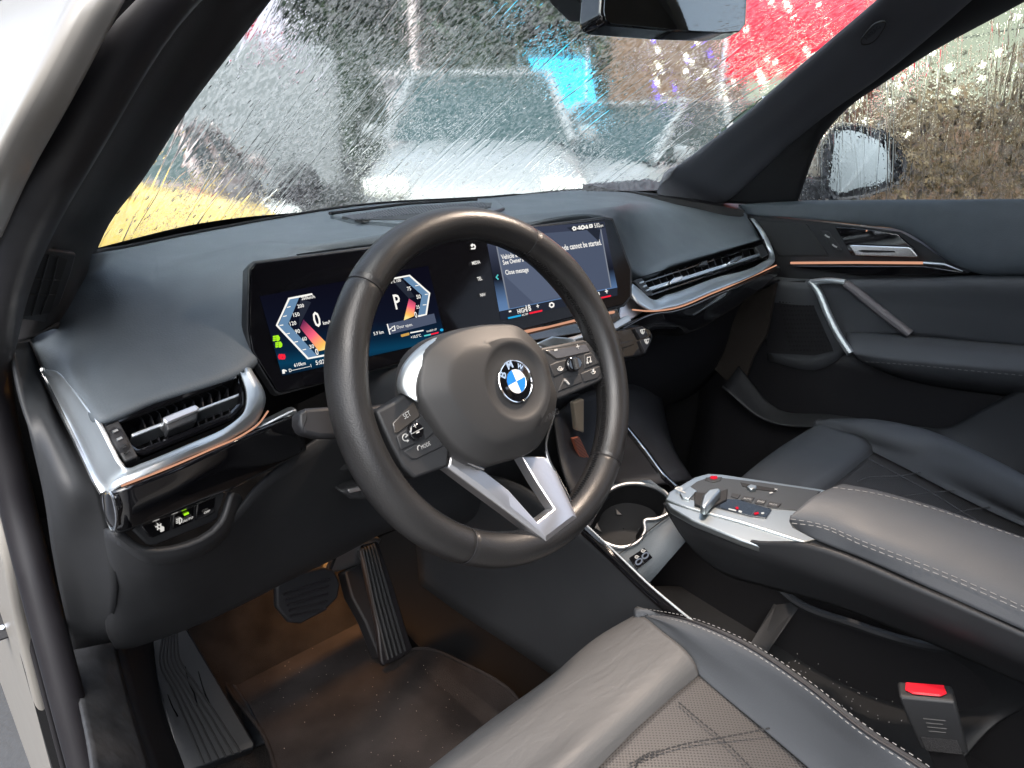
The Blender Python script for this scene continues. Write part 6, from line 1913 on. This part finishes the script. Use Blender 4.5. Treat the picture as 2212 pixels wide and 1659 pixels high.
obj('canopy', xf(G().grid([[V((1.2, y, 2.6)) for y in (-1.2, -.8, -.4, 0, .45)], [V((.2, y, 2.2)) for y in (-1.2, -.8, -.4, 0, .45)], [V((-.5, y, 1.45)) for y in (-1.2, -.8, -.4, 0, .45)], [V((-.52, y, .72)) for y in (-1.2, -.8, -.4, 0, .45)]]), Ma), red_, aw, solid=.02)
for y in (-1.2, .45):
    obj('pole', xf(G().tube([V((-.5, y, GZ)), V((-.5, y, 1.4))], .03, 8), Ma), M['alu'], aw)
ls = thing('light_string', 'string of small bright bulbs hanging in front of the shop', 'string lights', (7.5, 3, 1))
bulb = emis('bulb', (1, .95, .75), 1.6)
violet = emis('violet_bulb', (.15, .08, 1), 1.2)
me_b = mesh_of(G().lathe([(0, -.03), (.022, -.02), (.03, 0), (.022, .02), (0, .03)], V((0, 0, 0)), V((0, 0, 1)), V((1, 0, 0)), 10), 'bulb')
me_v = me_b.copy()
me_b.materials.append(bulb)
me_v.materials.append(violet)
wire = obj('wire', G().tube(cr([V((7.0, 5.2, .9)), V((7.2, 4.0, .7)), V((7.4, 2.8, .9)), V((7.6, 1, 1.1)), V((7.7, -2, 1.2))], 20), .006, 5), M['dark'], ls)
for i in range(170):
    y = random.uniform(2.0, 5.0) if i < 90 else random.uniform(-3.5, 2)
    p = V((6.75+random.uniform(-.15, .35), y, random.uniform(.15, 1.7)))
    o = obj('bulb', me_v if (4.2 < y < 5.2 and i % 3 == 0) else me_b, None, ls)
    o.location = p
sg_ = thing('red_signal', 'red round lamp on a pale board high in the windscreen', 'signal lamp', (4.2, 10.5, GZ))
obj('board', G().prism([V(p) for p in ((4.0, 10.9, 1.35), (5.0, 10.3, 1.35), (5.0, 10.3, 2.2), (4.0, 10.9, 2.2))], (.05, .08, 0)), mat('pale_board', (.42, .40, .47), .6), sg_)
obj('lamp', G().lathe([(0, .06), (.2, .05), (.24, 0)], V((4.42, 10.6, 1.75)), V((-.35, -.9, 0)), V((0, 0, 1)), 20), emis('red_lamp', (1, .03, .08), .22), sg_)
obj('post', G().tube([V((4.5, 10.75, GZ)), V((4.5, 10.75, 1.4))], .06, 8), M['alu'], sg_)
bw_ = thing('added_cream_building', 'unseen cream building added on the driver side to tint the paint by reflection', 'building', (-9, 2, GZ))  # unseen, added so its cream is reflected in the painted pillar
obj('wall', G().box((-14.5, 2, 1.4), 1, 26, 4.8), mat('cream_render', (.52, .42, .30), .8, mott=(1, .1)), bw_)
for i in range(6):
    f_ = obj('window', G().box((-13.98, -7+i*3.4, 2.6), .1, 1.2, 1.5), M['white'], bw_)
    obj('pane', G().box((-13.94, -7+i*3.4, 2.6), .1, 1.0, 1.3), M['carglass'], f_)
bf_ = thing('added_brown_wall', 'unseen brown wall added behind the car to tint the mirror', 'wall', (1, -8, GZ))  # unseen, added so the rear-view mirror shows a tan slice
obj('wall', G().box((1, -8, .6), 14, .3, 3.2), mat('tan_render', (.30, .22, .13), .8, mott=(3, .3)), bf_)
# trees
M['leaf_d'] = mat('dark_leaves', (.022, .040, .022), .6, mott=(1.5, .4))
M['leaf_m'] = mat('green_leaves', (.045, .075, .030), .6, mott=(1.5, .4))
M['leaf_o'] = mat('olive_leaves', (.105, .075, .035), .6, mott=(2, .4))
M['bark'] = mat('bark', (.07, .05, .04), .9, bump=(30, 1, .02))


def tree(label, x, y, h, r, m, n=4200):
    t = thing('leafy_tree' if h > 3 else 'leafy_shrub', label, 'tree' if h > 3 else 'shrub', (x, y, GZ), 'trees beyond the parked cars' if h > 3 else 'shrubs in front of the shop')
    g = G()
    top_ = V((x+.2, y, GZ+h*.75))
    P = cr([V((x, y, GZ)), V((x+.1, y+.1, GZ+h*.3)), top_], 10)
    g.tube(P, [(.22-.018*i)*min(1, h/8) for i in range(11)], 8)
    cl = []
    for i in range(9):
        a = random.uniform(0, 6.28)
        e = V((x+r*.7*math.cos(a), y+r*.7*math.sin(a), GZ+h*random.uniform(.45, .95)))
        b = P[random.randint(3, 8)]
        g.tube([b, b.lerp(e, .5)+V((0, 0, .2)), e], [.07*min(1, h/8), .05*min(1, h/8), .02*min(1, h/8)], 6)
        cl.append(e)
    cl += [V((x+random.uniform(-r, r)*.6, y+random.uniform(-r, r)*.6, GZ+h*random.uniform(.4, 1))) for _ in range(10)]
    obj('trunk', g, M['bark'], t)
    g = G()
    for i in range(n):
        c = random.choice(cl)
        d = V((random.gauss(0, 1), random.gauss(0, 1), random.gauss(0, .8)))
        p = c+d*(r*.24)
        s = random.uniform(.14, .30)*min(1, h/6+.1)
        u = V((random.uniform(-1, 1), random.uniform(-1, 1), random.uniform(-1, 1))).normalized()
        w = u.orthogonal().normalized()
        b = len(g.v)
        g.v += [tuple(p-u*s), tuple(p+w*s*.45), tuple(p+u*s), tuple(p-w*s*.45)]
        g.f.append((b, b+1, b+2, b+3))
    obj('crown', g, m, t)


for q in (('dark tree at the upper left behind the pillar', 3.6, 17, 8.5, 3.2, 'leaf_d'), ('dense dark tree behind the white van', 8.0, 19, 9, 3.2, 'leaf_d'), ('green tree in the middle behind the grey kiosk', 11.5, 16, 8.5, 3.4, 'leaf_m'), ('dark tree behind the pale post', 14.5, 13.5, 9, 3.6, 'leaf_d'), ('green tree right of the blue banner', 15.5, 9.5, 8, 3.2, 'leaf_m'), ('dark tree beside the red awning', 16.5, 6.0, 9, 3.2, 'leaf_d')):
    tree(*q[:-1], M[q[-1]])
for q in (('low olive shrub beyond the passenger window', 6.9, .7, 1.75, .75), ('brownish shrub at the right of the passenger window', 6.6, -.7, 1.5, .7), ('olive shrub just above the door mirror', 7.1, 2.0, 1.6, .7)):
    tree(*q, M['leaf_o'], 900)
far = G()
for i in range(26):
    a = R_(5+i*4.6)
    far.box((34*math.sin(a), 34*math.cos(a), 4), 6, 6, 10+random.uniform(-1, 3))
tl = obj('far_treeline', far, M['leaf_d'])
tl['kind'] = 'stuff'
